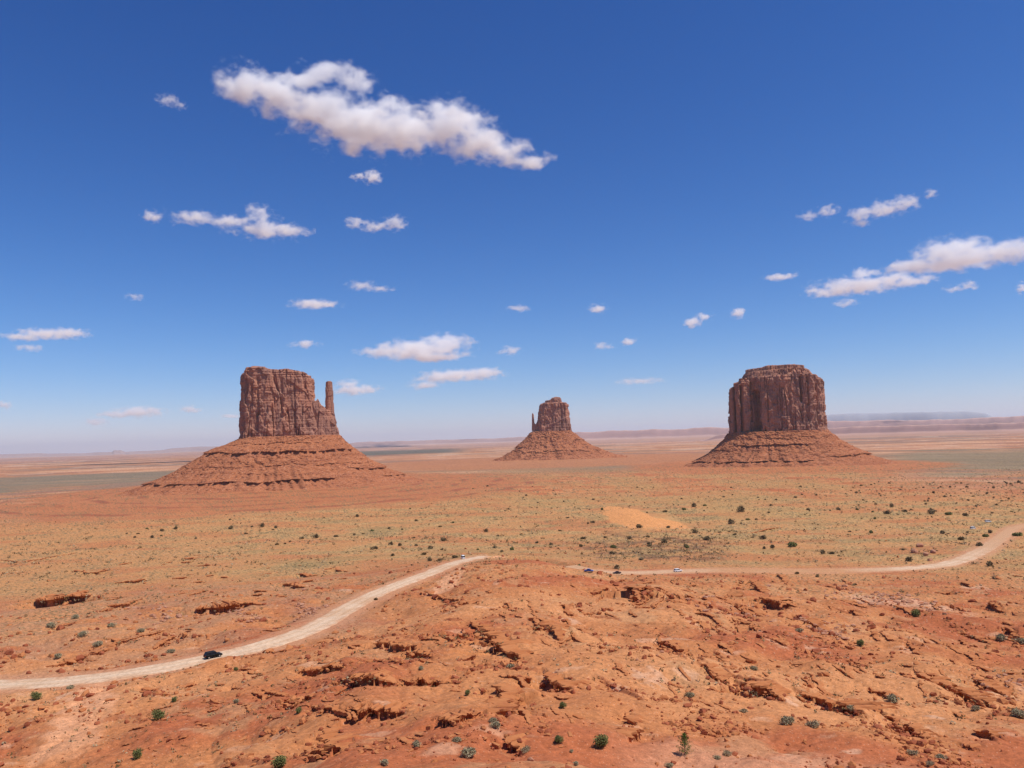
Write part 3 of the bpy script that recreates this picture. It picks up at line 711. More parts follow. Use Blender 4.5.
# ------------------------------------------------------------------ far mesas and mountains
def far_ridge(name, D, px0, px1, ytop, ybase, col, rough_px, seed, depth, cliff=.5, npx=.8):
    """long tableland at distance D. ytop: list of (px, y) of the skyline"""
    pxs = np.arange(px0, px1, npx); n = len(pxs)
    yt = np.interp(pxs, [p[0] for p in ytop], [p[1] for p in ytop]) + rough_px * (fbm(pxs / 30, pxs * 0, 4, seed))
    ends = ss(px0, px0 + 25, pxs) * (1 - ss(px1 - 25, px1, pxs))
    top_w = np.array([at_dist(p, y_, D) for p, y_ in zip(pxs, yt)])
    d2 = top_w[:, :2] / D
    hgt = np.maximum(top_w[:, 2] + 100, 3) * (ends * .97 + .03)
    front = D * (1 - .008 * (1 + fbm(pxs / 70, pxs * 0, 2, seed + 5)))
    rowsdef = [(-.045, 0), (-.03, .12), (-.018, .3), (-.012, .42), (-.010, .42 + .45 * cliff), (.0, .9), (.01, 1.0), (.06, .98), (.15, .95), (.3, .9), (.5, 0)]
    V = []; C = []
    for q, h_ in rowsdef:
        rr = front + q * D * depth; hh = -100 + hgt * h_ * (1 + .10 * n2(pxs / 9, pxs * 0 + q * 50, seed + 8) * (0 < h_ < 1)); hh = np.where(h_ == 0, -112, hh)
        V.append(np.c_[d2 * rr[:, None], hh])
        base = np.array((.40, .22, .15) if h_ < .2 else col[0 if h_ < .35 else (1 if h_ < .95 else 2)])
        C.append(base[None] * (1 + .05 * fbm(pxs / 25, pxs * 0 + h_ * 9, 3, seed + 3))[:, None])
    o = mesh_np(name, np.concatenate(V), grid_faces(len(rowsdef), n)[:, ::-1], M_soil, True, colors=np.concatenate(C)); tag(o, kind='structure'); return o

far_ridge('hills', 17000, 540, 1240, [(540, 437), (575, 432.5), (640, 430), (700, 428), (727, 427.5), (830, 421), (880, 420.3), (915, 420), (960, 419), (1000, 416.8), (1024, 415.8), (1240, 414)], 0, ((.46, .29, .24), (.34, .20, .18), (.50, .32, .26)), .9, 201, 1.0)  # right-hand mesas: lightened toward lavender, distance haze put into the colour
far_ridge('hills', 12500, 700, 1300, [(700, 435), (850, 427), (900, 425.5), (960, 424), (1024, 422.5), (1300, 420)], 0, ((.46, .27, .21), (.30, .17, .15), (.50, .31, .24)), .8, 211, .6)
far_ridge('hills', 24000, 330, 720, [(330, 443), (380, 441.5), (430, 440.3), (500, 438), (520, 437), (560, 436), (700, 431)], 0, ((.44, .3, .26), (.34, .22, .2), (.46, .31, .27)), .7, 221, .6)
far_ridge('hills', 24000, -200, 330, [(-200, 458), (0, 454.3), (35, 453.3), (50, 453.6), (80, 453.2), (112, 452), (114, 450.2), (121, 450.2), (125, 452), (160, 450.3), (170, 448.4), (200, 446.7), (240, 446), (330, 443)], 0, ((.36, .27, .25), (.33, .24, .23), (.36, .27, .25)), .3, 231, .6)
far_ridge('mountains', 42000, 790, 1010, [(790, 422), (830, 414.5), (850, 413.6), (900, 412.5), (935, 412.2), (965, 411.3), (980, 412.8), (1010, 416)], 0, ((.34, .35, .38), (.33, .34, .37), (.34, .35, .38)), .12, 241, .3)  # pale blue-grey: part of the distance haze is painted into this colour

# ------------------------------------------------------------------ haze
def box_obj(name, lo, hi, mat):
    x0, y0, z0 = lo; x1, y1, z1 = hi
    v = [(x0,y0,z0),(x1,y0,z0),(x1,y1,z0),(x0,y1,z0),(x0,y0,z1),(x1,y0,z1),(x1,y1,z1),(x0,y1,z1)]
    return mesh_py(name, v, [(3,2,1,0),(4,5,6,7),(0,1,5,4),(1,2,6,5),(2,3,7,6),(3,0,4,7)], mat)
hm = bpy.data.materials.new('haze'); hm.use_nodes = True; ht = hm.node_tree; ht.nodes.remove(ht.nodes['Principled BSDF'])
pv = ht.nodes.new('ShaderNodeVolumePrincipled'); pv.inputs['Color'].default_value = (.80, .90, 1.0, 1); pv.inputs['Density'].default_value = 1.7e-5
pv.inputs['Anisotropy'].default_value = 0.2
ht.links.new(pv.outputs[0], ht.nodes['Material Output'].inputs['Volume'])
GZmin = float(GZ.min())
hz = box_obj('haze', (-95000, -2000, min(GZmin, -112) - 1.5), (95000, 95000, 1080), hm); tag(hz, kind='stuff')

# ------------------------------------------------------------------ clouds: real volumes 2.6 km overhead, farther ones lower in the sky
def cloud(px, py, blobs, dens, label, seed, nscale=1.0, rag=1.0, amp=1.0):
    """blobs: (dx, dy_up, rx, rz) in pixels; noise-eroded ellipsoids"""
    d = pray(px, py); el = math.atan(d[2]); D = min(2600.0 / max(math.sin(el), 1e-3), 75000.0)
    p = d / np.linalg.norm(d) * D; s = D * math.cos(el) / F * math.cos(math.atan((px - 512) / F)) ** 2
    a = math.atan2(p[0], p[1])
    m = bpy.data.materials.new('cloud_vapour'); m.use_nodes = True; t = m.node_tree; t.nodes.remove(t.nodes['Principled BSDF'])
    co = t.nodes.new('ShaderNodeTexCoord').outputs['Object']
    nz = t.nodes.new('ShaderNodeTexNoise'); nz.inputs['Scale'].default_value = nscale; nz.inputs['Detail'].default_value = 6; nz.inputs['Roughness'].default_value = .57
    mp = t.nodes.new('ShaderNodeMapping'); mp.inputs['Location'].default_value = (seed * 7.3, seed * 3.1, 0); mp.inputs['Scale'].default_value = (.8, .8, 1.25)
    t.links.new(co, mp.inputs[0]); t.links.new(mp.outputs[0], nz.inputs['Vector'])
    f = None; lo = np.array([1e9] * 3); hi = -lo
    for (dx, dz, rx, rz) in blobs:
        ry = min(max(rz * 1.3, rx * .55), rx * 1.0)
        if el > .2: ry = min(ry, rz * 1.5)
        sub = N(t, 'ShaderNodeVectorMath', operation='SUBTRACT'); t.links.new(co, sub.inputs[0]); sub.inputs[1].default_value = (dx, 0, dz)
        dv = N(t, 'ShaderNodeVectorMath', operation='DIVIDE'); t.links.new(sub.outputs[0], dv.inputs[0]); dv.inputs[1].default_value = (rx, ry, rz)
        ln = N(t, 'ShaderNodeVectorMath', operation='LENGTH'); t.links.new(dv.outputs[0], ln.inputs[0])
        v = mathn(t, 'SUBTRACT', 1.0, ln.outputs['Value'])
        f = v if f is None else mathn(t, 'SMOOTH_MAX', f, v, .25)
        lo = np.minimum(lo, [dx - rx * 1.15, -ry * 1.15, dz - rz * 1.15]); hi = np.maximum(hi, [dx + rx * 1.15, ry * 1.15, dz + rz * 1.15])
    g = mathn(t, 'ADD', f, mathn(t, 'MULTIPLY', mathn(t, 'SUBTRACT', nz.outputs['Fac'], .515), 3.2 * rag))
    g = remap(t, g, 0.0, 1.2)
    thick = np.mean([min(b_[2], b_[3] * 3) for b_ in blobs])
    de = mathn(t, 'MULTIPLY', g, .85 * dens / (thick * s))
    v = t.nodes.new('ShaderNodeVolumePrincipled'); v.inputs['Color'].default_value = (1, 1, 1, 1); v.inputs['Anisotropy'].default_value = 0.0
    t.links.new(de, v.inputs['Density']); t.links.new(v.outputs[0], t.nodes['Material Output'].inputs['Volume'])
    # hull: rounded box round the blobs
    o = box_obj('cloud', lo, hi, m); o.location = p; o.rotation_euler = (0, 0, -a); o.scale = (s, s, s / math.cos(math.atan((px - 512) / F)) / math.cos(el) ** .5)
    tag(o, label, 'cloud', 'fair-weather clouds over the desert'); return o

CL = [
 (387, 112, [(-135, 22, 30, 17), (-105, 12, 34, 18), (-65, 0, 42, 21), (-25, -14, 50, 26), (18, -18, 46, 22), (-58, 38, 26, 12), (-30, 30, 22, 11), (-85, 28, 26, 10), (5, 8, 14, 9), (65, -10, 30, 22), (90, -28, 34, 18), (122, -38, 30, 12), (150, -46, 22, 8)], 9, 'huge ragged white cloud stretched high across the upper left sky', .085, .85),
 (245, 224, [(-48, 4, 26, 7), (-15, 2, 26, 7), (22, -4, 36, 10), (45, -6, 22, 6), (12, 12, 14, 8)], 5, 'long thin white cloud with a frayed top, below the left end of the huge cloud', .14, 1.0),
 (152, 216, [(0, 0, 11, 6)], 4, 'tiny white puff left of the long frayed cloud', .25, .8),
 (170, 100, [(-2, 0, 12, 6), (10, -4, 8, 4)], 1.6, 'very faint wisp left of the huge cloud', .25, 1.1),
 (367, 177, [(6, 0, 9, 7), (-9, 0, 8, 4)], 4, 'small white puff just under the huge cloud', .25, 1.0),
 (377, 225, [(18, 2, 13, 7), (-2, -2, 18, 5), (-20, 2, 12, 6)], 4, 'small curved white wisp under the small puff', .22, .9),
 (365, 287, [(-3, 1, 17, 5), (14, -2, 16, 3)], 2.2, 'faint flat wisp halfway down the sky left of centre', .22, .9),
 (315, 304, [(0, 0, 27, 4.6)], 5, 'flat white streak above the broad butte', .2, .7),
 (134, 297, [(0, 0, 10, 4)], 2, 'faint speck of cloud in the left sky', .25, .9),
 (48, 334, [(0, 0, 34, 5.5), (18, 2, 28, 4.5), (-25, -4, 22, 4)], 4, 'flat streaky cloud near the left edge of the sky', .2, .8),
 (28, 348, [(0, 0, 16, 4)], 2.5, 'short flat scrap below the streaky cloud at the left edge', .2, .8),
 (420, 349, [(0, -1, 46, 10), (25, 5, 28, 10), (-35, -1, 26, 7), (10, -8, 40, 5)], 8, 'flat-based bright cloud between the broad butte and the small distant one', .13, .75),
 (462, 375, [(0, 0, 38, 6), (-15, -1, 30, 6), (22, 2, 22, 5)], 6, 'slim white cloud just below the flat-based bright cloud', .16, .8),
 (424, 385, [(0, 0, 17, 5)], 5, 'small white lump at the lower left of the slim cloud', .2, .8),
 (353, 388, [(3, -2, 26, 5), (-5, 3, 14, 6)], 5, 'small white cloud right beside the thumb spire', .2, .8),
 (133, 412, [(5, 0, 28, 6), (-15, -2, 20, 4)], 5, 'low white cloud left of the broad butte, larger than its neighbours', .18, .8),
 (96, 422, [(0, 0, 15, 4.5)], 4, 'small low cloud at the lower left of the low white cloud', .2, .8),
 (190, 409, [(0, 0, 13, 4)], 4, 'small low cloud close to the left of the broad butte', .2, .8),
 (231, 416, [(0, 0, 10, 2.8)], 3.5, 'thin scrap of cloud touching the left side of the broad butte', .25, .7),
 (305, 344, [(0, 0, 15, 4.5)], 4.5, 'small white puff above the roof of the broad butte', .2, .8),
 (3, 405, [(0, 0, 11, 5)], 4, 'small cloud cut by the left edge of the picture', .2, .8),
 (519, 308, [(0, 0, 12, 4)], 2.8, 'small faint puff over the small distant butte, left of two', .22, .9),
 (599, 308, [(0, 0, 11, 5)], 5.5, 'small bright puff above and right of the small distant butte', .22, .8),
 (510, 351, [(0, 0, 12, 5)], 4, 'small puff just right of the flat-based bright cloud', .22, .8),
 (604, 346, [(0, 0, 11, 4)], 3, 'small puff below the bright puff, left of a smaller one', .22, .9),
 (628, 341, [(0, 0, 8, 4.2)], 4.5, 'tiny bright puff right of another puff in the middle sky', .22, .8),
 (697, 320, [(-4, -2, 9, 6), (8, 3, 9, 4)], 4.5, 'small double puff high over the plain left of the round butte', .22, .9),
 (738, 313, [(0, 0, 8, 5.5)], 4, 'tiny puff above the left end of the round-shouldered butte', .25, .8),
 (880, 210, [(8, 1, 30, 8), (24, 5, 16, 7), (-18, -2, 18, 7), (-18, -11, 10, 4)], 4.6, 'slanting white cloud alone in the upper right sky', .17, .85),
 (818, 214, [(-10, -1, 11, 5), (10, 2, 11, 6)], 2.2, 'faint paired wisps left of the slanting cloud', .22, 1.0),
 (931, 194, [(0, 0, 7, 5)], 1.8, 'faint dot of cloud at the upper right of the slanting cloud', .25, .9),
 (958, 252, [(-44, -9, 34, 8), (-10, 0, 40, 15), (8, 1, 34, 13), (50, -5, 36, 12), (80, -7, 30, 12), (0, -10, 60, 8)], 8, 'large bright cloud at the right edge of the sky', .11, .75),
 (865, 281, [(-8, -4, 46, 8), (-30, -6, 30, 6), (22, -2, 34, 7), (42, -5, 28, 5), (0, 7, 20, 6)], 5, 'ragged grey-white cloud under the large bright cloud', .15, 1.0),
 (781, 277, [(0, 0, 18, 3.6)], 3.5, 'thin flat streak left of the ragged cloud', .2, .8),
 (846, 303, [(0, 0, 13, 4.5)], 3.2, 'small wisp below the ragged cloud', .22, .9),
 (963, 287, [(-8, -1, 12, 4), (6, 1, 10, 5)], 2.6, 'small faint wisp below the large bright cloud', .22, .9),
 (640, 381, [(0, 0, 26, 3.5)], 1.5, 'very faint flat streak between the small butte and the round one', .2, .9),
 (1022, 288, [(0, 0, 6, 6)], 2.5, 'faint scrap of cloud at the right edge below the large bright cloud', .25, .9),
]
for k, (px, py, bl, de, lab, ns, rag) in enumerate(CL):
    cloud(px, py, [(a_ * 1.03, b_, c_ * 1.1, d_ * 1.12) for a_, b_, c_, d_ in bl], de, lab, k + 1, ns * .8, rag)

# ------------------------------------------------------------------ rock ledges (overhanging scarps)
def polar_window(x0, x1, y0, y1):
    """rows and columns of the ground grid that cover a rectangle"""
    c = np.array([(x0, y0), (x0, y1), (x1, y0), (x1, y1)]); rr = np.hypot(c[:, 0], c[:, 1]); aa = np.arctan2(c[:, 0], c[:, 1])
    i0, i1 = np.searchsorted(rows, [rr.min() - 3, rr.max() + 3]); j0, j1 = np.searchsorted(az, [aa.min(), aa.max()])
    return max(i0 - 1, 0), i1 + 1, max(j0 - 1, 0), j1 + 1
Zg2 = GZ.reshape(len(rows), len(az)); Xg2 = GX.reshape(Zg2.shape); Yg2 = GY.reshape(Zg2.shape)
ZORIG = Zg2.copy()

def ledge_geo(P, h, over=.5, seed=0, thick=.3, rise=.35):
    """cuts a hollow into the ground in front of the line and returns the overhanging lip and the recessed face behind it"""
    P = np.array(P, float); s = np.r_[0, np.cumsum(np.hypot(*np.diff(P[:, :2], axis=0).T))]
    D = math.hypot(*P.mean(0)[:2]); st = max(.25, D / F * .5)
    t = np.arange(0, s[-1] + st, st); n = len(t)
    X = np.interp(t, s, P[:, 0]); Y = np.interp(t, s, P[:, 1])
    amp = min(2.2, s[-1] * .07)
    px1 = D / F
    jx = amp * n2(t / (7 * px1 / .3), t * 0 + seed, 81) * 1.3 + 1.0 * (rnd2(np.floor(t / (3.2 * px1)), t * 0 + seed, 7) - .5) * min(1.3, h) + .5 * (rnd2(np.floor(t / (1.4 * px1)), t * 0 + seed, 17) - .5) * min(1.3, h)
    tx, ty = np.gradient(X), np.gradient(Y); l = np.hypot(tx, ty) + 1e-9; nx, ny = -ty / l, tx / l
    flip = np.where(nx * X + ny * Y < 0, -1, 1); nx, ny = nx * flip, ny * flip
    nx, ny = np.full(n, nx.mean()) * .6 + nx * .4, np.full(n, ny.mean()) * .6 + ny * .4
    q = np.hypot(nx, ny); nx, ny = nx / q, ny / q
    X = X + nx * jx; Y = Y + ny * jx
    u = t / s[-1]; e = np.minimum(ss(-.02, .15, u), 1 - ss(.85, 1.02, u))
    hh = h * (.2 + .8 * e) * (.55 + .7 * rnd2(np.floor(t / (4 * px1)), t * 0 + seed, 8) + .2 * n2(t / 1.3, t * 0 + seed, 82))
    gap = n2(t / (9 * px1), t * 0 + seed + 5, 83); hh = np.maximum(hh * (.12 + .88 * ss(-.4, -.15, gap)), .05)
    # hollow
    L = float(np.clip(1.5 * D / max(1.0, -P[:, 2].mean()), 3.0, 8.5)); thick = .2 if over > .45 else thick; deep = 2.4 if over > .95 else 1.0
    L = min(L, max(2.0, (1.5 * s[-1] + 2) / h))
    i0, i1, j0, j1 = polar_window(X.min() - L * h - 1, X.max() + L * h + 1, Y.min() - L * h - 1, Y.max() + L * h + 1)
    xs = Xg2[i0:i1, j0:j1].ravel(); ys = Yg2[i0:i1, j0:j1].ravel()
    g0 = np.zeros(n)
    if len(xs):
        best = np.full(len(xs), 1e9); k_ = np.zeros(len(xs), int)
        for i in range(0, n): 
            d = (xs - X[i]) ** 2 + (ys - Y[i]) ** 2; m_ = d < best; best[m_] = d[m_]; k_[m_] = i
        d = np.sqrt(best); side = (xs - X[k_]) * nx[k_] + (ys - Y[k_]) * ny[k_]
        hk = np.convolve(np.pad(hh, 6, mode='edge'), np.ones(13) / 13, 'valid')[k_]
        depth = np.where(side < 0, hk * (1 - ss(.15, 1, d / (L * hk + .3))), hk * (1 - ss(.2, .45, side / (hk * .8 * deep + .1))) * (d < side + .6) - rise * hk * np.exp(-(side / (3.5 * hk + .2)) ** 2) * ss(.3, .6, side / (hk * .8 * deep + .1)) * (d < side + 2 * hk + .3))
        sub = Zg2[i0:i1, j0:j1]; sub -= depth.reshape(sub.shape)
    g0 = H(X, Y) + rise * hh * .9
    jit = lambda k, a: a * (rnd2(np.arange(n), np.full(n, k + seed * 13), 9) - .5)
    sec = [(1.7 * hh + .5, -.35 - .1 * hh), (1.2 * hh + .25, .04 + jit(5, .08 * h)), (.3 * hh, .06 + jit(6, .10 * h)), (-over * hh * .55 + jit(1, .15 * h), .02 + jit(7, .10 * h)), (-over * hh * .6 + jit(2, .2 * h), -thick * hh),
           (.1 * hh * deep, -(thick + .12) * hh), (.25 * hh * deep, -.8 * hh), (.1 * hh, -(1.5 + rise) * hh - .3)]
    V = np.stack([np.stack([X + nx * ac, Y + ny * ac, g0 + z], 1) for ac, z in sec], 1).reshape(-1, 3); k = len(sec)
    fs = grid_faces(n, k)
    tri = np.concatenate([fs[:, [0, 1, 2]], fs[:, [0, 2, 3]], [[0, i, i + 1] for i in range(1, k - 1)], [[(n - 1) * k, (n - 1) * k + i + 1, (n - 1) * k + i] for i in range(1, k - 1)]])
    return V, tri

LEDGE_PTS = []
def ledge(pts, h, label, mat=M_rock, over=.5, back=5.0, seed=0, grp='rock ledges breaking the red slope'):
    V, tri = ledge_geo([hit(px, py, H, 45) for px, py in pts], h, over, seed)
    LEDGE_PTS.append((V[3::8][:, :3], h))
    c = V.mean(0); o = mesh_np('rock_ledge', V - c, tri, mat, False); o.location = c
    tag(o, label, 'rock ledge', grp); return o

LG = [
 ([(36,600),(50,600),(60,598),(70,596),(80,596),(91,595)], 5.0, 'big dark undercut ledge alone on the far left flat above the road', 1.1),
 ([(196,609),(205,609),(216,608),(228,606),(240,605)], 4.2, 'smooth long undercut rock slab left of the bend of the pale road', 1.0),
 ([(114,583),(126,582),(134,582),(145,579)], 1.8, 'low red ledge to the right of the big dark undercut one', .6),
 ([(74,570),(88,573),(98,573),(110,569)], 1.2, 'thin red ledge just beyond the big dark undercut one', .5),
 ([(108,606),(126,604),(143,599)], 1.5, 'thin dark ledge between the big dark one and the smooth slab', .6),
 ([(284,584),(294,585),(304,587)], 2.0, 'lower dark ledge of the cluster above the bend of the road', .7),
 ([(296,574),(308,576),(317,575)], 2.0, 'upper dark ledge of the cluster above the bend of the road', .7),
 ([(303,582),(313,580)], 1.6, 'short middle ledge of the cluster above the bend of the road', .7),
 ([(324,570),(334,568),(345,572)], 1.0, 'thin ledge right of the ledge cluster above the road bend', .5),
 ([(48,667),(62,663),(80,659),(96,653),(112,646),(132,637)], .9, 'long broken ledge line just beyond the left stretch of road', .6),
 ([(153,649),(163,643),(175,636)], .9, 'short slanting ledge beyond the road left of the black car', .6),
 ([(120,642),(140,636),(165,631)], .6, 'thin ledge line slanting uphill beyond the long broken one', .5),
 ([(264,689),(272,693),(283,697)], .8, 'beaded left part of the ledge below the black car', .6),
 ([(284,701),(297,701),(312,697)], 1.1, 'dark straight ledge on the slope below the black car', .7),
 ([(312,706),(325,708),(338,712)], .7, 'thin right tail of the dark ledge below the black car', .6),
 ([(300,671),(316,671),(328,666),(342,669)], 1.3, 'low red bluff on the slope just right of the black car', .6),
 ([(322,731),(327,738),(333,743),(342,752)], 1.6, 'steep dark broken ledge near the bottom of the picture left of centre', .7),
 ([(378,641),(392,646),(404,647),(418,648),(434,655)], 1.2, 'red ledge with four steps right of the pale road', .6),
 ([(349,678),(365,677),(380,680),(396,684)], 1.4, 'left half of the long ledge line across the red slope', .6),
 ([(405,682),(418,679),(432,682),(452,683)], 1.4, 'right half of the long ledge line across the red slope', .7),
 ([(346,711),(362,712),(373,708),(384,711),(397,714)], 1.6, 'thick lumpy ledge below the long ledge line', .6),
 ([(424,591),(436,595),(447,599),(458,600),(478,604)], 1.0, 'winding thin crack-like ledge right of the road under the ridge crest', .7),
 ([(477,621),(482,629),(489,635),(499,641),(508,646),(514,653),(518,662)], 1.9, 'longest jagged dark ledge winding down the middle of the slope', .8),
 ([(498,686),(503,693),(508,701),(507,712),(506,718)], 1.6, 'steep dark ledge stack below the longest jagged ledge', .7),
 ([(530,618),(540,621),(549,625),(556,632),(563,641)], 1.4, 'dark hooked ledge right of the longest jagged one', .7),
 ([(546,673),(552,680),(560,683),(568,688)], 1.6, 'dark notched ledge below the hooked one', .8),
 ([(440,718),(452,722),(466,716),(480,712)], 1.0, 'low ledge climbing to the right among loose blocks', .5),
 ([(508,737),(513,744),(522,750)], 1.1, 'small dark ledge above the bottom edge near centre', .7),
 ([(628,738),(634,733),(641,730)], 1.1, 'small dark ledge right of the two green bushes', .7),
 ([(629,716),(632,722)], 1.0, 'short dark block above the ledge by the two green bushes', .7),
 ([(632,589),(637,590),(642,590),(649,588)], 3.0, 'black wedge-shaped rock face just below the parked cars', .9),
 ([(750,580),(757,587),(766,592)], 1.8, 'upper dark ledge slanting down below the middle of the far road', .8),
 ([(762,598),(771,600),(780,603),(790,604)], 2.8, 'boldest black undercut ledge on the right half of the slope', .9),
 ([(747,608),(753,611),(759,616)], 1.6, 'curved dark ledge left below the boldest undercut one', .8),
 ([(794,616),(803,618),(812,622),(820,630)], 1.3, 'ledge at the head of the pale rubble strip', .7),
 ([(660,641),(675,647),(690,655)], 1.0, 'thin slanting ledge left of the broken red slope', .6),
 ([(700,664),(712,671),(722,680)], 1.0, 'short slanting ledge among the broken red blocks', .6),
 ([(744,683),(758,687),(772,692),(788,700)], 1.4, 'long slanting ledge through the broken red blocks', .6),
 ([(843,706),(850,706),(858,711)], 1.9, 'left of two black cave-like ledges at the lower right', .9),
 ([(864,704),(872,708),(880,713)], 2.0, 'right of two black cave-like ledges at the lower right', .9),
 ([(800,693),(815,698),(832,704)], 1.0, 'thin ledge leading to the two cave-like ledges', .6),
 ([(888,716),(902,726),(918,733),(930,741)], 1.1, 'slanting ledge running down right of the two cave-like ones', .6),
 ([(960,689),(970,696),(980,701),(993,706)], 1.7, 'long slanting dark ledge near the right edge', .7),
 ([(920,672),(934,678),(948,687)], .9, 'thin slanting ledge left of the long dark one near the right edge', .5),
 ([(975,678),(985,684),(997,692),(1010,697)], 1.1, 'paler slanting ledge above the long dark one near the right edge', .6),
 ([(978,730),(985,733),(991,737)], 1.3, 'small dark ledge low near the right edge', .7),
 ([(963,745),(975,748)], .7, 'tiny ledge at the very lower right', .6),
 ([(988,602),(996,606),(1003,612)], 2.0, 'dark ledge on the grey mound at the right edge', .8),
 ([(1003,626),(1012,632),(1024,640)], 1.2, 'ledge slanting out of the right edge below the grey mound', .6),
 ([(870,690),(884,693),(895,700)], .8, 'small slanting ledge right above the cave-like pair', .6),
 ([(0,560),(20,562),(42,559),(75,553)], 1.0, 'thin ledge line across the far left flat', .4),
 ([(752,533),(770,529),(782,527)], 1.4, 'red lip of rock on the tan flat right of the orange sand', .5),
]
for k, (pts, h, lab, ov) in enumerate(LG):
    if 612 < pts[0][1] < 685: h *= 1.2
    ledge(pts, h, lab, M_rock, ov, 3.5 + h, k)


def small_ledges():
    rs = np.random.default_rng(17); VV = []; FF = []; off = 0; cnt = 0
    ZN = [((340, 520), (630, 755), 50, 0), ((500, 580), (600, 750), 55, 1), ((580, 760), (600, 700), 55, 2), ((660, 860), (640, 725), 85, 2), ((840, 1030), (620, 750), 105, 2), ((20, 350), (555, 640), 70, 3), ((230, 420), (640, 760), 70, 0), ((100, 220), (685, 765), 45, 3), ((560, 700), (580, 610), 35, 0), ((700, 1020), (575, 640), 70, 2), ((60, 360), (630, 690), 25, 3)]
    for (xr, yr, n, tp) in ZN:
        for k in range(n):
            px = rs.uniform(*xr); py = rs.uniform(*yr)
            if 600 < px < 1000 and py > 700 + .05 * (px - 600): continue
            L = (2.5 + 13 * rs.random() ** 1.8) * (1 + (rs.random() < .12) * 1.2)
            sl = {0: rs.normal(.08, .30), 1: rs.normal(.9, .8), 2: rs.normal(.42, .22), 3: rs.normal(-.10, .12)}[tp]
            sl = max(min(sl, 1.6), -1.2); c = 1 / math.hypot(1, sl)
            d = pray(px, py); q = [hit(px + f * L * c, py + f * L * c * sl, Hsm, 60) for f in (-.5, 0, .5)]
            D = math.hypot(q[1][0], q[1][1])
            if road_field(np.array([q[1][0]]), np.array([q[1][1]]))[0][0] < 4: continue
            h = min(L * .22, rs.uniform(.8, 3.2)) * D / F * 1.15
            V, t = ledge_geo(q, h * .9, rs.uniform(.5, 1.0), 500 + cnt, rise=.15); LEDGE_PTS.append((V[3::8], h * .8)); VV.append(V); FF.append(t + off); off += len(V); cnt += 1
    o = mesh_np('broken_ledges', np.concatenate(VV), np.concatenate(FF), M_rock, False); tag(o, kind='stuff'); print('small ledges', cnt)
small_ledges()
co_ = np.stack([GX, GY, Zg2.ravel()], 1).astype(np.float32); ground.data.vertices.foreach_set('co', co_.ravel()); ground.data.update()

# ------------------------------------------------------------------ boulders
def rock_shape(rs, flat=.6):
    v = ICO.copy(); f = ICF
    # one subdivision
    mid = {}; vv = [tuple(p) for p in v]; out = []
    def mp_(a, b):
        k = (min(a, b), max(a, b))
        if k not in mid: m = (np.array(vv[a]) + np.array(vv[b])) / 2; vv.append(tuple(m / np.linalg.norm(m))); mid[k] = len(vv) - 1
        return mid[k]
    for a, b, c in f:
        x, y, z = mp_(a, b), mp_(b, c), mp_(c, a); out += [(a, x, z), (b, y, x), (c, z, y), (x, y, z)]
    V = np.array(vv)
    for k in range(9):   # chop with planes to get angular faces
        nrm = rs.normal(size=3); nrm /= np.linalg.norm(nrm); d = rs.uniform(.45, .8); q = V @ nrm
        V = V - np.clip(q - d, 0, None)[:, None] * nrm
    V *= [1.15, .85, flat]
    return V, np.array(out)
rsk = np.random.default_rng(3)
ROCKS = [mesh_np('boulder', *rock_shape(rsk, f_), M_rock, False, link=False) for f_ in (.6, .75, .5, .9, .65)]
ROCKP = [mesh_np('boulder', *rock_shape(rsk, f_), M_pale, False, link=False) for f_ in (.6, .75)]
def boulder(px, py, wpx, label, pale=False, grp='loose boulders on the red slope'):
    p = hit(px, py, H, 45); D = math.hypot(p[0], p[1]); s = wpx * D / F / 2
    me = (ROCKP if pale else ROCKS)[random.randrange(2 if pale else 5)]
    o = bpy.data.objects.new('boulder', me); COL.objects.link(o); o.location = (p[0], p[1], p[2] + s * .25)
    o.rotation_euler = (random.uniform(-.3, .3), random.uniform(-.3, .3), random.uniform(0, 6.28)); o.scale = (s, s, s)
    tag(o, label, 'boulder', grp); return o
BL = [(687,642,6,'upright brown boulder at the left end of the broken red slope',0),(752,663,13,'largest red block at the top of the broken red slope',0),(769,587,7,'pale-topped cube of rock just below the far road',1),
 (752,678,7,'block just below the largest red block',0),(748,686,9,'flat block left of the slanting row of blocks',0),(779,667,6,'round red knob right of the largest red block',0),(811,687,9,'dark flat block on the right of the broken slope',0),
 (805,685,6,'small block leaning on the dark flat block',0),(706,612,8,'pale-edged slab left of the curved ledge',1),(697,607,6,'small pale slab above the pale-edged slab',1),
 (531,761,9,'pale pink boulder at the bottom edge near centre',1),(522,700,8,'brown upright block under the notched ledge',0),(560,696,7,'block just below the notched dark ledge',0),
 (805,741,5,'small lone stone on the bare apron',0),(509,676,6,'block right of the stack below the longest ledge',0),(377,614,5,'dark post-like rock beside the edge of the road bend',0),
 (920,547,8,'dark grey block at the top of the rock pile by the far road bend',1),(915,553,9,'left block of the rock pile by the far road bend',1),(926,556,9,'middle block of the rock pile by the far road bend',1),(933,553,8,'right block of the rock pile by the far road bend',1),
 (930,561,7,'lowest block of the rock pile by the far road bend',1),(575,577,8,'dark brown block on the crest below the blue car',0),(490,705,7,'red block left of the steep ledge stack',0),(475,708,6,'red block two steps left of the steep ledge stack',0),
 (462,727,7,'reddish block above the grey-green sagebrush',0),(537,612,6,'red block above the hooked ledge',0),(760,677,6,'tilted block in the slanting row of blocks',0),(735,700,6,'lone block under the slanting row of blocks',0)]
for px, py, wp, lab, pl in BL: boulder(px, py, wp * .85, lab, bool(pl))

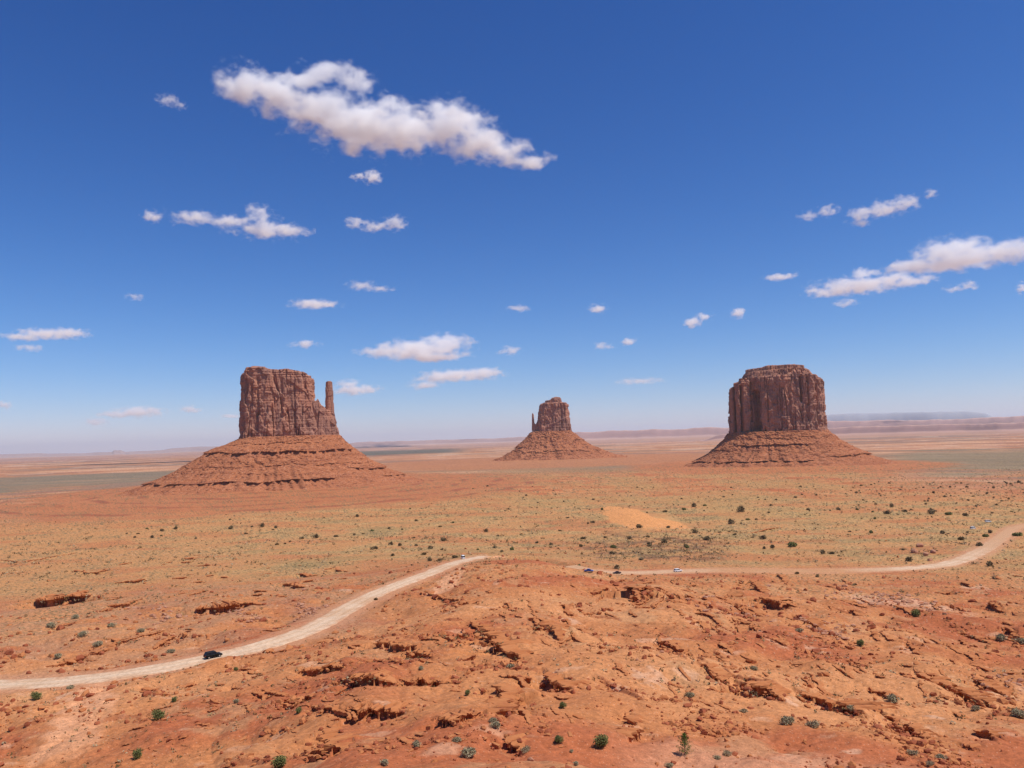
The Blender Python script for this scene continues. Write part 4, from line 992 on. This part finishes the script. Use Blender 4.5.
# rubble: uncountable loose blocks and grit, gathered along the beds
def rubble():
    n = 330000; rs = np.random.default_rng(5)
    px = rs.uniform(-60, 1090, n); a = np.arctan((px - 512) / F)
    ang = rs.uniform(.115, .44, n)     # spread evenly as seen
    hr = np.interp(-ang, [-.44, -.405, -.3, -.22, -.18, -.15, -.115], [74, 80, 140, 235, 340, 470, 760])
    x = hr * np.sin(a); y = hr * np.cos(a); r = hr
    amp, f = strata(x, y, px, r)
    cl = fbm(x / 16, y / 16, 3, 131); cl2 = fbm(x / 50, y / 50, 2, 132)
    near_ledge = ss(.1, .5, amp) * (1 - ss(.12, .4, f))
    pr = .035 + .6 * near_ledge + .40 * ss(.25, .7, cl + .5 * cl2) + .0
    pr = pr * (1 - ss(430, 560, r) * .8)
    D, _ = road_field(x, y); pr = np.where(D < 4.5, 0, pr)
    pr = np.where((px > 560) & (px < 1000) & (r < 95), pr * .1, pr)
    k = rs.random(n) < pr * .42; x, y, r = x[k], y[k], r[k]; m = len(x); print('rubble', m)
    z = H(x, y)
    sz = (.10 + .42 * rs.random(m) ** 5) * np.clip(r / 150, .7, 2.2) * (1 + .5 * ss(.2, .7, cl[k]))
    U = (ICO[None] * rs.uniform(.55, 1.25, (m, 12, 1))) * rs.uniform(.7, 1.5, (m, 1, 3)) * [1, 1, .75]
    th = rs.uniform(0, 6.28, m); c, s_ = np.cos(th)[:, None], np.sin(th)[:, None]
    VX = U[..., 0] * c - U[..., 1] * s_; VY = U[..., 0] * s_ + U[..., 1] * c
    V = np.stack([VX, VY, U[..., 2]], -1) * sz[:, None, None] + np.stack([x, y, z + sz * .25], 1)[:, None, :]
    Fc = ICF[None] + (np.arange(m) * 12)[:, None, None]
    hlf = m // 2
    for sl, mt in ((slice(0, hlf), M_rock), (slice(hlf, m), M_rock_dark)):
        Vq = V[sl]; o = mesh_np('rubble', Vq.reshape(-1, 3), Fc[:len(Vq)].reshape(-1, 3), mt, False); tag(o, kind='stuff')
rubble()
def ledge_blocks():
    rs = np.random.default_rng(15); VV = []; FF = []; off = 0; shp = [rock_shape(rs, f_) for f_ in (.6, .8, .7, .55)]
    for Q, h in LEDGE_PTS:
        if len(Q) < 3: continue
        L = np.hypot(*(Q[-1] - Q[0])[:2]); nb = int(min(26, 3 + L / max(h, .5) * 1.6)) if h < 2.9 else 2
        for k in range(nb):
            p = Q[rs.integers(len(Q))]; rr = math.hypot(p[0], p[1]); a = rs.normal() * .9 * h; u = p[:2] / rr
            xy = p[:2] - u * (abs(rs.normal()) * 1.6 * h - .5 * h) + np.array([-u[1], u[0]]) * a
            sz = h * (.10 + .34 * rs.random() ** 2); i = int(np.searchsorted(rows, math.hypot(*xy))); j = int(np.searchsorted(az, math.atan2(xy[0], xy[1])))
            zz = Zg2[min(i, len(rows) - 1), min(j, len(az) - 1)]
            V0, F0 = shp[rs.integers(4)]; th = rs.uniform(0, 6.28); c_, s_ = math.cos(th), math.sin(th)
            V = V0 @ np.array([[c_, s_, 0], [-s_, c_, 0], [0, 0, 1]]) * sz + [xy[0], xy[1], zz + sz * .35]
            VV.append(V); FF.append(F0 + off); off += len(V)
    o = mesh_np('ledge_rubble', np.concatenate(VV), np.concatenate(FF), M_rock_dark, False); tag(o, kind='stuff'); print('blocks', len(VV))
ledge_blocks()
def pale_rubble():
    rs = np.random.default_rng(8); P = []
    for (px0, py0, px1, py1, hw, n) in [(800,620,850,640,9,420),(230,612,250,620,6,120),(600,690,690,660,3,20),(300,602,320,620,9,260),(690,605,760,622,8,120),(870,595,910,600,7,140),(985,680,1024,700,12,160),(800,590,960,610,10,200),(150,610,175,618,8,160)]:
        for k in range(n // 2):
            t = rs.random(); P.append(hit(px0 + (px1 - px0) * t + rs.normal() * hw, py0 + (py1 - py0) * t + rs.normal() * hw * .5, Hsm, 60))
    P = np.array(P); P = P[road_field(P[:, 0], P[:, 1])[0] > 3]; m = len(P); z = H(P[:, 0], P[:, 1]); r = np.hypot(P[:, 0], P[:, 1]); sz = (.25 + .7 * rs.random(m) ** 3) * r / 300
    V = (ICO[None] * rs.uniform(.6, 1.2, (m, 12, 1)) * [1.3, 1, .7]) * sz[:, None, None] + np.stack([P[:, 0], P[:, 1], z + sz * .3], 1)[:, None, :]
    Fc = ICF[None] + (np.arange(m) * 12)[:, None, None]
    o = mesh_np('pale_rubble', V.reshape(-1, 3), Fc.reshape(-1, 3), M_pale, False); tag(o, kind='stuff')
pale_rubble()

# ------------------------------------------------------------------ scrub cover (uncountable tufts)
def leaf_cloud(rs, n, rx, rz, leaf, lumps=5, base=.15):
    """n small leaf quads through a lumpy dome"""
    cs = []
    for k in range(lumps):
        th = rs.uniform(0, 6.28); q = rs.uniform(.2, .62) * rx
        cs.append((q * math.cos(th), q * math.sin(th), rz * rs.uniform(.35, .68), rs.uniform(.38, .6)))
    cs.append((0, 0, rz * .5, .6)); cs = np.array(cs)
    i = rs.integers(0, len(cs), n); d = rs.normal(size=(n, 3)); d /= np.linalg.norm(d, axis=1)[:, None]
    q = rs.random(n) ** .45
    C = cs[i, :3] + d * q[:, None] * np.stack([cs[i, 3] * rx, cs[i, 3] * rx, cs[i, 3] * rz * .95], 1)
    C[:, 2] = np.maximum(C[:, 2], base * rz * rs.random(n))
    u = rs.normal(size=(n, 3)); u /= np.linalg.norm(u, axis=1)[:, None]; v = np.cross(u, rs.normal(size=(n, 3))); v /= np.linalg.norm(v, axis=1)[:, None]
    l = leaf * rs.uniform(.6, 1.5, (n, 1))
    V = np.stack([C - u * l, C + v * l * .55, C + u * l, C - v * l * .55], 1)
    return V.reshape(-1, 3), (np.arange(n * 4)).reshape(n, 4)

def scrub():
    n = 210000; rs = np.random.default_rng(6)
    px = rs.uniform(-60, 1090, n); a = np.arctan((px - 512) / F); ang = rs.uniform(.045, .30, n)
    r = np.interp(-ang, [-.30, -.22, -.18, -.15, -.115, -.045], [140, 235, 340, 470, 850, 2150])
    x = r * np.sin(a); y = r * np.cos(a)
    c1 = fbm(x / 60, y / 60, 3, 141); c2 = fbm(x / 14, y / 14, 2, 142)
    pr = .10 + 1.2 * bump(560, 610, 700, 745, px) * bump(540, 590, 740, 810, r) + .9 * ss(-.3, .5, c1 + .5 * c2) * ss(360, 620, r) + .15 * ss(.2, .6, c2)
    q = ((x - DUNE[0]) / 42) ** 2 + ((y - DUNE[1]) / 130) ** 2; pr = np.where(q < 1, 0, pr)
    D, _ = road_field(x, y); pr = np.where(D < 1.5, 0, pr)
    d = np.hypot(x - BC['west'][0], (y - BC['west'][1]) * .8); pr = np.where(d < 600, pr * .1, pr)
    k = rs.random(n) < pr * .42; x, y, r = x[k], y[k], r[k]; m = len(x); print('scrub', m)
    z = H(x, y)
    u_ = rs.random(m)
    for nm, mat, kk in (('scrub', M_dry, u_ < .30), ('scrub', M_scrub, (u_ >= .30) & (u_ < .55)), ('scrub', M_olive, u_ >= .55)):
        X1, Y1, Z1, R1 = x[kk], y[kk], z[kk], r[kk]; mm = len(X1); nl = 8
        sz = (.26 + 1.15 * rs.random(mm) ** 4.5) * np.clip(R1 / 420, .6, 1.9)
        d = rs.normal(size=(mm, nl, 3)); d /= np.linalg.norm(d, axis=2)[..., None]; d[..., 2] = np.abs(d[..., 2])
        C = d * (rs.random((mm, nl, 1)) ** .5)
        u = rs.normal(size=(mm, nl, 3)); u /= np.linalg.norm(u, axis=2)[..., None]; v = np.cross(u, d); 
        V = np.stack([C - u * .35, C + v * .25, C + u * .35, C - v * .25], 2) * sz[:, None, None, None] + np.stack([X1, Y1, Z1], 1)[:, None, None, :]
        o = mesh_np(nm, V.reshape(-1, 3), np.arange(mm * nl * 4).reshape(-1, 4), mat, False); tag(o, kind='stuff')
scrub()

def small_shrubs():
    n = 26000; rs = np.random.default_rng(26)
    px = rs.uniform(-40, 1080, n); a = np.arctan((px - 512) / F); ang = rs.uniform(.06, .165, n)
    r = np.interp(-ang, [-.165, -.15, -.115, -.06], [430, 500, 850, 1620]); x = r * np.sin(a); y = r * np.cos(a)
    c1 = fbm(x / 80, y / 110, 3, 151); hol = bump(570, 610, 700, 745, px) * bump(540, 590, 740, 810, r)
    pr = (.05 + .5 * ss(-.1, .5, c1)) * (.25 + .75 * ss(180, 420, px)) + .9 * hol + .35 * ss(820, 900, px) * ss(-.3, .3, c1)
    q = ((x - DUNE[0]) / 42) ** 2 + ((y - DUNE[1]) / 150) ** 2; pr = np.where(q < 1, 0, pr)
    D, _ = road_field(x, y); pr = np.where(D < 2, 0, pr)
    pr = np.where(np.hypot(x - BC['west'][0], (y - BC['west'][1]) * .8) < 640, pr * .05, pr)
    k = rs.random(n) < pr * .4; x, y, r = x[k], y[k], r[k]; m = len(x); z = H(x, y); print('shrubs', m)
    for nm, kk in (('small_shrubs', rs.random(m) < .5), ('small_shrubs', None)):
        if kk is None: kk = ~prev
        prev = kk; X1, Y1, Z1, R1 = x[kk], y[kk], z[kk], r[kk]; mm = len(X1); nl = 26
        sz = (.42 + .75 * rs.random(mm) ** 3) * np.clip(R1 / 600, .8, 1.7)
        d = rs.normal(size=(mm, nl, 3)); d /= np.linalg.norm(d, axis=2)[..., None]; d[..., 2] = np.abs(d[..., 2]) * .9
        C = d * (rs.random((mm, nl, 1)) ** .5) * rs.uniform(.7, 1.2, (mm, 1, 3))
        u = rs.normal(size=(mm, nl, 3)); u /= np.linalg.norm(u, axis=2)[..., None]; v = np.cross(u, d)
        V = np.stack([C - u * .3, C + v * .22, C + u * .3, C - v * .22], 2) * sz[:, None, None, None] + np.stack([X1, Y1, Z1], 1)[:, None, None, :]
        o = mesh_np(nm, V.reshape(-1, 3), np.arange(mm * nl * 4).reshape(-1, 4), M_juniper if kk[0] else M_olive, False); tag(o, kind='stuff')
small_shrubs()

# ------------------------------------------------------------------ bushes
rb = np.random.default_rng(12)
def crown_mesh(name, mat, n, rz, leaf, lumps=6): return mesh_np(name, *leaf_cloud(rb, n, 1.0, rz, leaf, lumps), mat, False, link=False)
CR_J = [crown_mesh('foliage', mt_, n_, z, .15, lp) for z, mt_, n_, lp in ((1.25, M_juniper, 420, 4), (.8, M_juniper, 300, 3), (1.5, M_juniper, 420, 7), (1.0, M_green, 340, 3), (.9, M_olive, 300, 4), (1.1, M_juniper, 220, 3))]
CR_G = [crown_mesh('foliage', M_green, 1500, 1.3, .085, 8) for _ in range(2)]
CR_S = [crown_mesh('foliage', M_sage, 1300, .8, .08, 9) for _ in range(3)]
CR_D = [crown_mesh('foliage', M_dry, 900, .6, .08, 7) for _ in range(2)]
def stem_mesh():
    V = []; Fc = []; rs = rb
    for k in range(6):
        th = rs.uniform(0, 6.28); tip = np.array([math.cos(th) * .45, math.sin(th) * .45, rs.uniform(.5, .9)])
        pts = [np.array([0, 0, -.15]), tip * .45 + [0, 0, .08], tip]; rad = [.07, .05, .02]
        o = len(V)
        for p, r_ in zip(pts, rad):
            for j in range(5): V.append((p[0] + r_ * math.cos(j * 1.2566), p[1] + r_ * math.sin(j * 1.2566), p[2]))
        for a_ in range(2):
            for j in range(5): Fc.append((o + a_ * 5 + j, o + a_ * 5 + (j + 1) % 5, o + a_ * 5 + 5 + (j + 1) % 5, o + a_ * 5 + 5 + j))
    return mesh_np('stem', np.array(V), np.array(Fc), M_wood, True, link=False)
ST = stem_mesh()
def bush(px, py, wpx, label, kind='j', grp='dark bushes on the tan flat', cat='bush', name='juniper_bush', zs=1.0):
    """(px,py): the foot of the bush in view; wpx its width"""
    p = hit(px, py, H, 45); D = math.hypot(p[0], p[1]); s = wpx * D / F / 2 / .95
    me = {'j': CR_J, 'g': CR_G, 's': CR_S, 'd': CR_D}[kind]; me = me[random.randrange(len(me))]
    if D > 400:
        o = bpy.data.objects.new(name, me); COL.objects.link(o); o.location = p - [0, 0, .05 * s]; q_ = random.uniform(.7, 1.0); o.scale = (s, s * q_, s * random.uniform(.75, 1.2) * zs); o.rotation_euler = (0, 0, random.uniform(0, 6.28))
        tag(o, label, cat, grp); return o
    r = empty(name, tuple(p), random.uniform(0, 6.28)); tag(r, label, cat, grp)
    for nm, m_ in (('foliage', me), ('stem', ST)):
        o = bpy.data.objects.new(nm, m_); COL.objects.link(o); o.parent = r; o.scale = (s, s, s * zs)
    return r

# the single young pine by the bottom edge: trunk, limbs and a pointed crown
def young_pine():
    p = hit(685, 755, H, 45); D = math.hypot(p[0], p[1]); s = D / F; hgt = 21 * s; wr = 10.5 * s
    r = empty('pinyon_pine', tuple(p)); tag(r, 'lone upright bright green young pine on the bare apron at the bottom edge', 'tree')
    rs = np.random.default_rng(4); V = []; Fc = []
    def limb(a, b, ra, rb_):
        o = len(V)
        for q, rr in ((a, ra), (b, rb_)):
            for j in range(6): V.append((q[0] + rr * math.cos(j * 1.047), q[1] + rr * math.sin(j * 1.047), q[2]))
        for j in range(6): Fc.append((o + j, o + (j + 1) % 6, o + 6 + (j + 1) % 6, o + 6 + j))
    limb((0, 0, -.2), (.03, 0, hgt * .45), .06, .045); limb((.03, 0, hgt * .45), (0, .02, hgt * .95), .045, .01)
    LV = []; k = 0
    for i in range(46):
        t = (i + .5) / 46; z = hgt * (.08 + .86 * t); th = i * 2.4; rr = wr * (1 - t) ** .65 * rs.uniform(.5, 1.1) * (.75 if t < .12 else 1)
        tip = np.array([math.cos(th) * rr, math.sin(th) * rr, z + rr * .25]); limb((0, 0, z), tip, .018, .006)
        for q in range(34):
            f = rs.uniform(.25, 1.05); c = np.array([0, 0, z]) * (1 - f) + tip * f + rs.normal(size=3) * .07 * (1.2 - .4 * t)
            u = rs.normal(size=3); u[2] = abs(u[2]); u /= np.linalg.norm(u); v = np.cross(u, rs.normal(size=3)); v /= np.linalg.norm(v); l = .06
            LV.append([c - u * l, c + v * l * .5, c + u * l, c - v * l * .5])
    mesh_np('trunk', np.array(V), np.array(Fc), M_wood, True, r)
    LV = np.array(LV); mesh_np('crown', LV.reshape(-1, 3), np.arange(len(LV) * 4).reshape(-1, 4), M_pine, False, r)
M_pine = plain_mat('pine_needles', (.085, .145, .03), var=.4, sc=4)
young_pine()

NEARB = [
 (601,747,17,'full rounded green bush right of a smaller one near the bottom edge','g'),(559,743,10,'small round green bush left of the full rounded one','g'),
 (468,756,20,'wide grey-green sagebrush near the bottom edge left of centre','s'),(279,768,16,'dark green bush cut by the bottom edge','g'),
 (158,720,12,'olive bush beside the red rocks at the lower left','g'),(137,758,10,'olive bush at the lower left near the bottom edge','g'),(174,702,6,'small dark bush on the slope below the black car','g'),
 (299,713,7,'small upright green bush just under the dark straight ledge','g'),(235,703,8,'small drab bush on the bare slope below the black car','s'),
 (422,670,8,'pale green bush above the long ledge line','s'),(510,668,9,'grey bush in the crook of the longest jagged ledge','s'),(467,695,7,'small dark green bush under the right half of the long ledge line','g'),
 (563,708,8,'green bush right of the notched ledge rocks','g'),(495,727,12,'grey sagebrush below the steep ledge stack','s'),(493,722,9,'pale sage right of the loose blocks','s'),
 (457,742,10,'faint grey sagebrush above the wide one','s'),(418,747,12,'faint grey tuft left of the wide sagebrush','s'),(383,765,12,'dull tuft at the bottom edge left of centre','s'),
 (571,752,6,'small grey ball of brush below the small round green bush','s'),(526,752,12,'pale dry brush left of the small round green bush','d'),(575,765,8,'drab ball of brush at the bottom edge right of centre','s'),(669,767,9,'drab twiggy brush at the bottom edge under the pine','s'),
 (690,697,10,'low grey-green bush above the left edge of the bare apron','s'),(754,670,8,'dark grey-green bush under the largest red block','s'),(744,713,10,'thin pale brush on the rim of the bare apron','d'),
 (788,724,15,'grey-green sagebrush on the rim of the bare apron','s'),(812,727,16,'pale straw-coloured brush right of the rim sagebrush','d'),(727,755,11,'forked dry brush on the bare apron right of the pine','d'),(717,759,8,'dark dry brush touching the forked one','s'),
 (895,703,15,'broad grey-blue sagebrush right of the cave-like ledges','s'),(852,710,9,'pale brush before the left cave-like ledge','s'),(1019,716,13,'grey-green bush at the right edge','s'),(976,710,8,'olive bush below the long slanting dark ledge','s'),
 (860,646,8,'dark round bush right of the pale rubble strip','g'),(916,617,9,'dark bush on the bare slope under the far road bend','g'),(914,755,11,'straw-coloured brush near the bottom right','d'),(941,760,10,'olive brush near the bottom right','s'),(930,765,8,'pale brush at the bottom edge on the right','d'),
 (799,632,8,'grey bush at the head of the pale rubble strip','s'),(1003,641,12,'flat dark shrub near the right edge','s'),(1021,643,10,'flat shrub cut by the right edge','s'),
 (36,700,9,'olive bush just below the left stretch of road','g'),(70,689,7,'drab clump touching the lower edge of the road','s'),(57,658,9,'drab shrub beyond the left stretch of road','s'),(98,646,9,'grey-brown shrub above the long broken ledge line','s'),(83,636,9,'grey-brown shrub uphill of the long broken ledge line','s'),
 (236,671,5,'small shrub just below the black car','g'),(376,600,4.5,'dark stumpy bush at the corner of the road bend','j'),(610,577,3,'speck of a bush on the crest near the parked cars','j'),(76,618,8,'olive shrub below the big dark undercut ledge','s'),(52,627,9,'drab olive shrub lower left of the big dark ledge','s'),(112,627,8,'drab shrub between the left flat and the road','s'),(141,632,7,'olive shrub above the short slanting ledge','s'),
 (171,653,8,'grey shrub by the road left of the black car','s'),(640,560,8,'grey-green bush on the dark hollow just above the far road','s'),
]
for px, py, wp, lab, kd in NEARB:
    bush(px, py, wp * 1.02, lab, kd, None, 'bush', {'g': 'green_bush', 's': 'sagebrush', 'd': 'dry_brush', 'j': 'juniper_bush'}[kd])

ORD = 'first second third fourth fifth sixth seventh eighth ninth tenth eleventh twelfth thirteenth fourteenth fifteenth sixteenth seventeenth eighteenth nineteenth twentieth'.split()
ZON = [
 ('dark bushes on the flat before the broad butte', [(175,529,4),(231,529,6),(230,520,4),(246,534,5),(252,527,5),(262,527,6),(273,530,4),(276,528,4),(302,539,6),(316,538,7),(336,537,6),(290,542,4),(285,544,4),(277,545,5),(196,539,4)]),
 ('tiny dark bushes on the far left flat', [(162,531,5),(176,529,4),(152,538,4),(161,536,4),(135,538,4),(147,529,4),(138,534,4),(127,534,3)]),
 ('dark junipers grouped behind the white van', [(354,535,5),(363,534,4),(372,531,5),(389,529,4),(402,530,4),(375,549,11),(391,545,6),(393,556,6),(400,546,6),(416,546,6),(414,538,5),(424,555,8),(430,549,9),(430,561,6),(440,561,7),(444,541,9),(455,558,8),(442,550,4)]),
 ('dark bushes strewn behind the ridge crest', [(416,521,5),(440,527,5),(453,523,4),(486,532,5),(498,536,4),(495,548,8),(478,550,4),(502,552,5),(512,550,8),(537,543,7),(551,545,5),(560,531,5),(568,518,5),(357,517,5),(410,509,4)]),
 ('junipers on the dark hollow before the sand', [(583,539,10),(581,547,6),(605,538,5),(613,548,9),(612,554,9),(630,539,7),(649,546,9),(648,537,5),(664,543,13),(686,547,7),(579,567,8),(617,569,7),(695,533,10),(707,540,10),(687,548,6)]),
 ('dark bushes round the rim of the orange sand', [(602,510,6),(593,523,6),(588,524,4),(639,528,9),(668,528,5),(665,512,8),(684,510,5),(647,513,4),(593,500,4),(694,507,6),(705,506,5),(683,509,4)]),
 ('dark bushes right of the orange sand', [(741,512,11),(731,524,8),(741,524,4),(756,520,5),(748,520,6),(763,539,9),(773,548,8),(764,549,4),(735,535,5),(769,513,4),(771,506,4),(776,500,4),(795,498,5),(808,510,5)]),
 ('dark bushes just beyond the far road', [(792,547,16),(823,554,6),(832,554,9),(850,532,4),(838,510,6),(857,510,5),(797,574,6),(817,577,6),(909,561,9),(903,550,6),(871,533,7),(855,585,6)]),
 ('bushes on the sandy rim beyond the road', [(892,507,6),(905,512,6),(887,514,8),(932,514,12),(949,515,9),(965,516,7),(875,519,5),(942,534,8),(961,540,7),(979,546,7),(986,537,7),(990,533,8),(990,566,7),(1018,536,14)]),
]
for desc, pts in ZON:
    srt = sorted(pts)
    for i, (px, py, wp) in enumerate(srt):
        lab = f'{ORD[i]} from the left of the {desc}'
        if len(lab.split()) > 16: raise SystemExit(lab)
        bush(px, py, (wp if wp < 7 else 7 + (wp - 7) * .6) * .92, lab, 'j', desc, zs=.8)
rs_ = random.Random(9)
for k in range(110):
    px = rs_.uniform(840, 1030); py = rs_.uniform(482, 514)
    bush(px, py, rs_.uniform(1.6, 3.6), 'small dark bush peppering the dark far flat at the right', 'j', 'small bushes on the far flat at the right', zs=.75)
for k in range(60):
    px = rs_.uniform(470, 840); py = rs_.uniform(486, 512)
    if 600 < px < 680 and py > 498: continue
    bush(px, py, rs_.uniform(1.6, 3.2), 'small dark bush dotting the green belt before the buttes', 'j', 'small bushes on the green belt', zs=.75)

# ------------------------------------------------------------------ vehicles
M_black = plain_mat('black_paint', (.006, .006, .006), .5, .15, .05); M_white = plain_mat('white_paint', (.8, .8, .8), .35, .5, .03)
M_blue = plain_mat('blue_paint', (.03, .08, .35), .35, .5, .05); M_dark = plain_mat('dark_red_paint', (.04, .015, .012), .5, .2, .05)
M_glass = plain_mat('tinted_glass', (.01, .01, .012), .3, .2, .05); M_tyre = plain_mat('tyre_rubber', (.02, .02, .02), .8, .2, .1)
M_rim = plain_mat('silver_rim', (.5, .5, .5), .35, .5, .05, 3, .6); M_lamp = plain_mat('clear_lamp', (.7, .7, .65), .2, .5, .02)
M_red = plain_mat('red_lamp', (.4, .02, .02), .3, .5, .02)

def loft(sections, inset):
    """sections: list of (x, [(y,z)...]) closed rings of equal size"""
    V = [(x, y, z) for x, ring in sections for y, z in ring]; k = len(sections[0][1]); Fc = []
    for i in range(len(sections) - 1):
        for j in range(k): Fc.append((i * k + j, i * k + (j + 1) % k, (i + 1) * k + (j + 1) % k, (i + 1) * k + j))
    Fc.append(tuple(range(k))[::-1]); Fc.append(tuple((len(sections) - 1) * k + j for j in range(k))); return V, Fc

def vehicle(px, py, heading, label, paint, shape='suv', name='parked_car', cat='car'):
    p = hit(px, py, H, 60); z = p[2] + .16
    r = empty(name, (p[0], p[1], z), heading); tag(r, label, cat)
    Ln, Wd, Ht = {'suv': (4.9, 1.95, 1.82), 'sedan': (4.6, 1.8, 1.45), 'van': (5.6, 2.05, 2.3)}[shape]
    hw = Wd / 2
    def ring(w_, z0, z1, ch=.10):
        return [(-w_ + ch, z0), (-w_, z0 + ch), (-w_ * 1.0, z1 - ch), (-w_ + ch, z1), (w_ - ch, z1), (w_, z1 - ch), (w_, z0 + ch), (w_ - ch, z0)]
    belt = {'suv': 1.12, 'sedan': .92, 'van': 1.25}[shape]
    L2 = Ln / 2
    secs = [(-L2, ring(hw * .9, .45, belt * .9)), (-L2 + .12, ring(hw * .98, .34, belt * .98)), (-L2 + .9, ring(hw, .3, belt)), (0, ring(hw, .3, belt)), (L2 - 1.3, ring(hw, .3, belt * .98)), (L2 - .3, ring(hw * .97, .32, belt * .86)), (L2, ring(hw * .88, .42, belt * .7))]
    V, Fc = loft(secs, 0); mesh_py('body', V, Fc, paint, False, r)
    f0, f1 = {'suv': (-L2 + .12, L2 - 1.75), 'sedan': (-L2 + .75, L2 - 1.55), 'van': (-L2 + .1, L2 - 1.0)}[shape]
    t0 = f0 + (.35 if shape != 'sedan' else .75); t1 = f1 + (-.45 if shape != 'sedan' else -.65) + .25
    def ring2(w0, w1, zb, zt): return [(-w0, zb), (-w1, zt), (w1, zt), (w0, zb)]
    zt = Ht - .10
    V = [(f0, -hw * .95, belt - .03), (f0, hw * .95, belt - .03), (f1 + .4, hw * .95, belt - .05), (f1 + .4, -hw * .95, belt - .05),
         (t0, -hw * .78, zt), (t0, hw * .78, zt), (t1, hw * .78, zt), (t1, -hw * .78, zt)]
    Fg = [(0, 1, 5, 4), (2, 3, 7, 6), (1, 2, 6, 5), (3, 0, 4, 7), (4, 5, 6, 7)]
    mesh_py('window', V, Fg, M_glass, False, r)
    V = [(t0 - .12, -hw * .8, zt - .02), (t0 - .12, hw * .8, zt - .02), (t1 + .08, hw * .8, zt - .02), (t1 + .08, -hw * .8, zt - .02),
         (t0, -hw * .72, Ht), (t0, hw * .72, Ht), (t1 - .08, hw * .72, Ht), (t1 - .08, -hw * .72, Ht)]
    mesh_py('roof', V, [(3, 2, 1, 0), (0, 1, 5, 4), (2, 3, 7, 6), (1, 2, 6, 5), (3, 0, 4, 7), (4, 5, 6, 7)], paint, False, r)
    for sx in (-.31, .31):
        for sy in (-1, 1):
            V = []; Fc = []; n = 18; rw = .36
            for q in (-.11, .11):
                for j in range(n): V.append((rw * math.cos(j * 6.2832 / n), q, rw * math.sin(j * 6.2832 / n)))
            for j in range(n): Fc.append((j, (j + 1) % n, n + (j + 1) % n, n + j))
            Fc.append(tuple(range(n))); Fc.append(tuple(range(2 * n - 1, n - 1, -1)))
            wh = mesh_py('wheel', V, Fc, M_tyre, False, r); wh.location = (Ln * sx, sy * (hw - .08), rw - .16 + .16)
            V = [(.2 * math.cos(j * 6.2832 / 12), 0, .2 * math.sin(j * 6.2832 / 12)) for j in range(12)] + [(0, sy * .03, 0)]
            Fc = [(j, (j + 1) % 12, 12) for j in range(12)]
            rm = mesh_py('rim', V, Fc, M_rim, False, wh); rm.location = (0, sy * .113, 0)
    for sy in (-1, 1):
        for nm, xx, mt, zc in (('headlight', L2 - .03, M_lamp, belt * .68), ('tail_light', -L2 + .0, M_red, belt * .8)):
            y0 = sy * hw * .68; V = [(xx + dx, y0 + dy, zc + dz) for dx in (-.06, .05) for dy in (-.17, .17) for dz in (-.08, .08)]
            mesh_py(nm, V, [(0, 1, 3, 2), (4, 6, 7, 5), (0, 4, 5, 1), (2, 3, 7, 6), (0, 2, 6, 4), (1, 5, 7, 3)], mt, False, r)
    return r

def road_dir(px, py, li):
    p = hit(px, py, H, 60); Q = road_lines[li][0]; k = int(np.argmin(np.hypot(Q[:, 0] - p[0], Q[:, 1] - p[1]))); k = min(max(k, 1), len(Q) - 2)
    d = Q[k + 1] - Q[k - 1]; return math.atan2(d[1], d[0])
vehicle(213, 658, road_dir(213, 658, 0), 'black off-road car driving on the pale dirt road at the left', M_black, 'suv', 'black_car')
vehicle(463, 559, road_dir(463, 559, 0) + .5, 'white van standing where the pale road meets the ridge crest', M_white, 'van', 'white_van', 'van')
vehicle(589, 572, road_dir(589, 572, 1), 'blue car on the far road, leftmost of the three cars there', M_blue, 'sedan', 'blue_car')
vehicle(617, 574, road_dir(617, 574, 1) + math.pi, 'dark car on the far road right behind the blue one', M_dark, 'sedan', 'dark_car')
vehicle(678, 572, road_dir(678, 572, 1), 'white car on the far road under the dark hollow', M_white, 'suv', 'white_car')
vehicle(973, 529, .3, 'white van parked on the sandy ground left of the far road bend', M_white, 'van', 'parked_van', 'van')
vehicle(988, 522.5, -.1, 'long white van beyond the other one, by the top of the far road bend', M_white, 'van', 'parked_van', 'van')
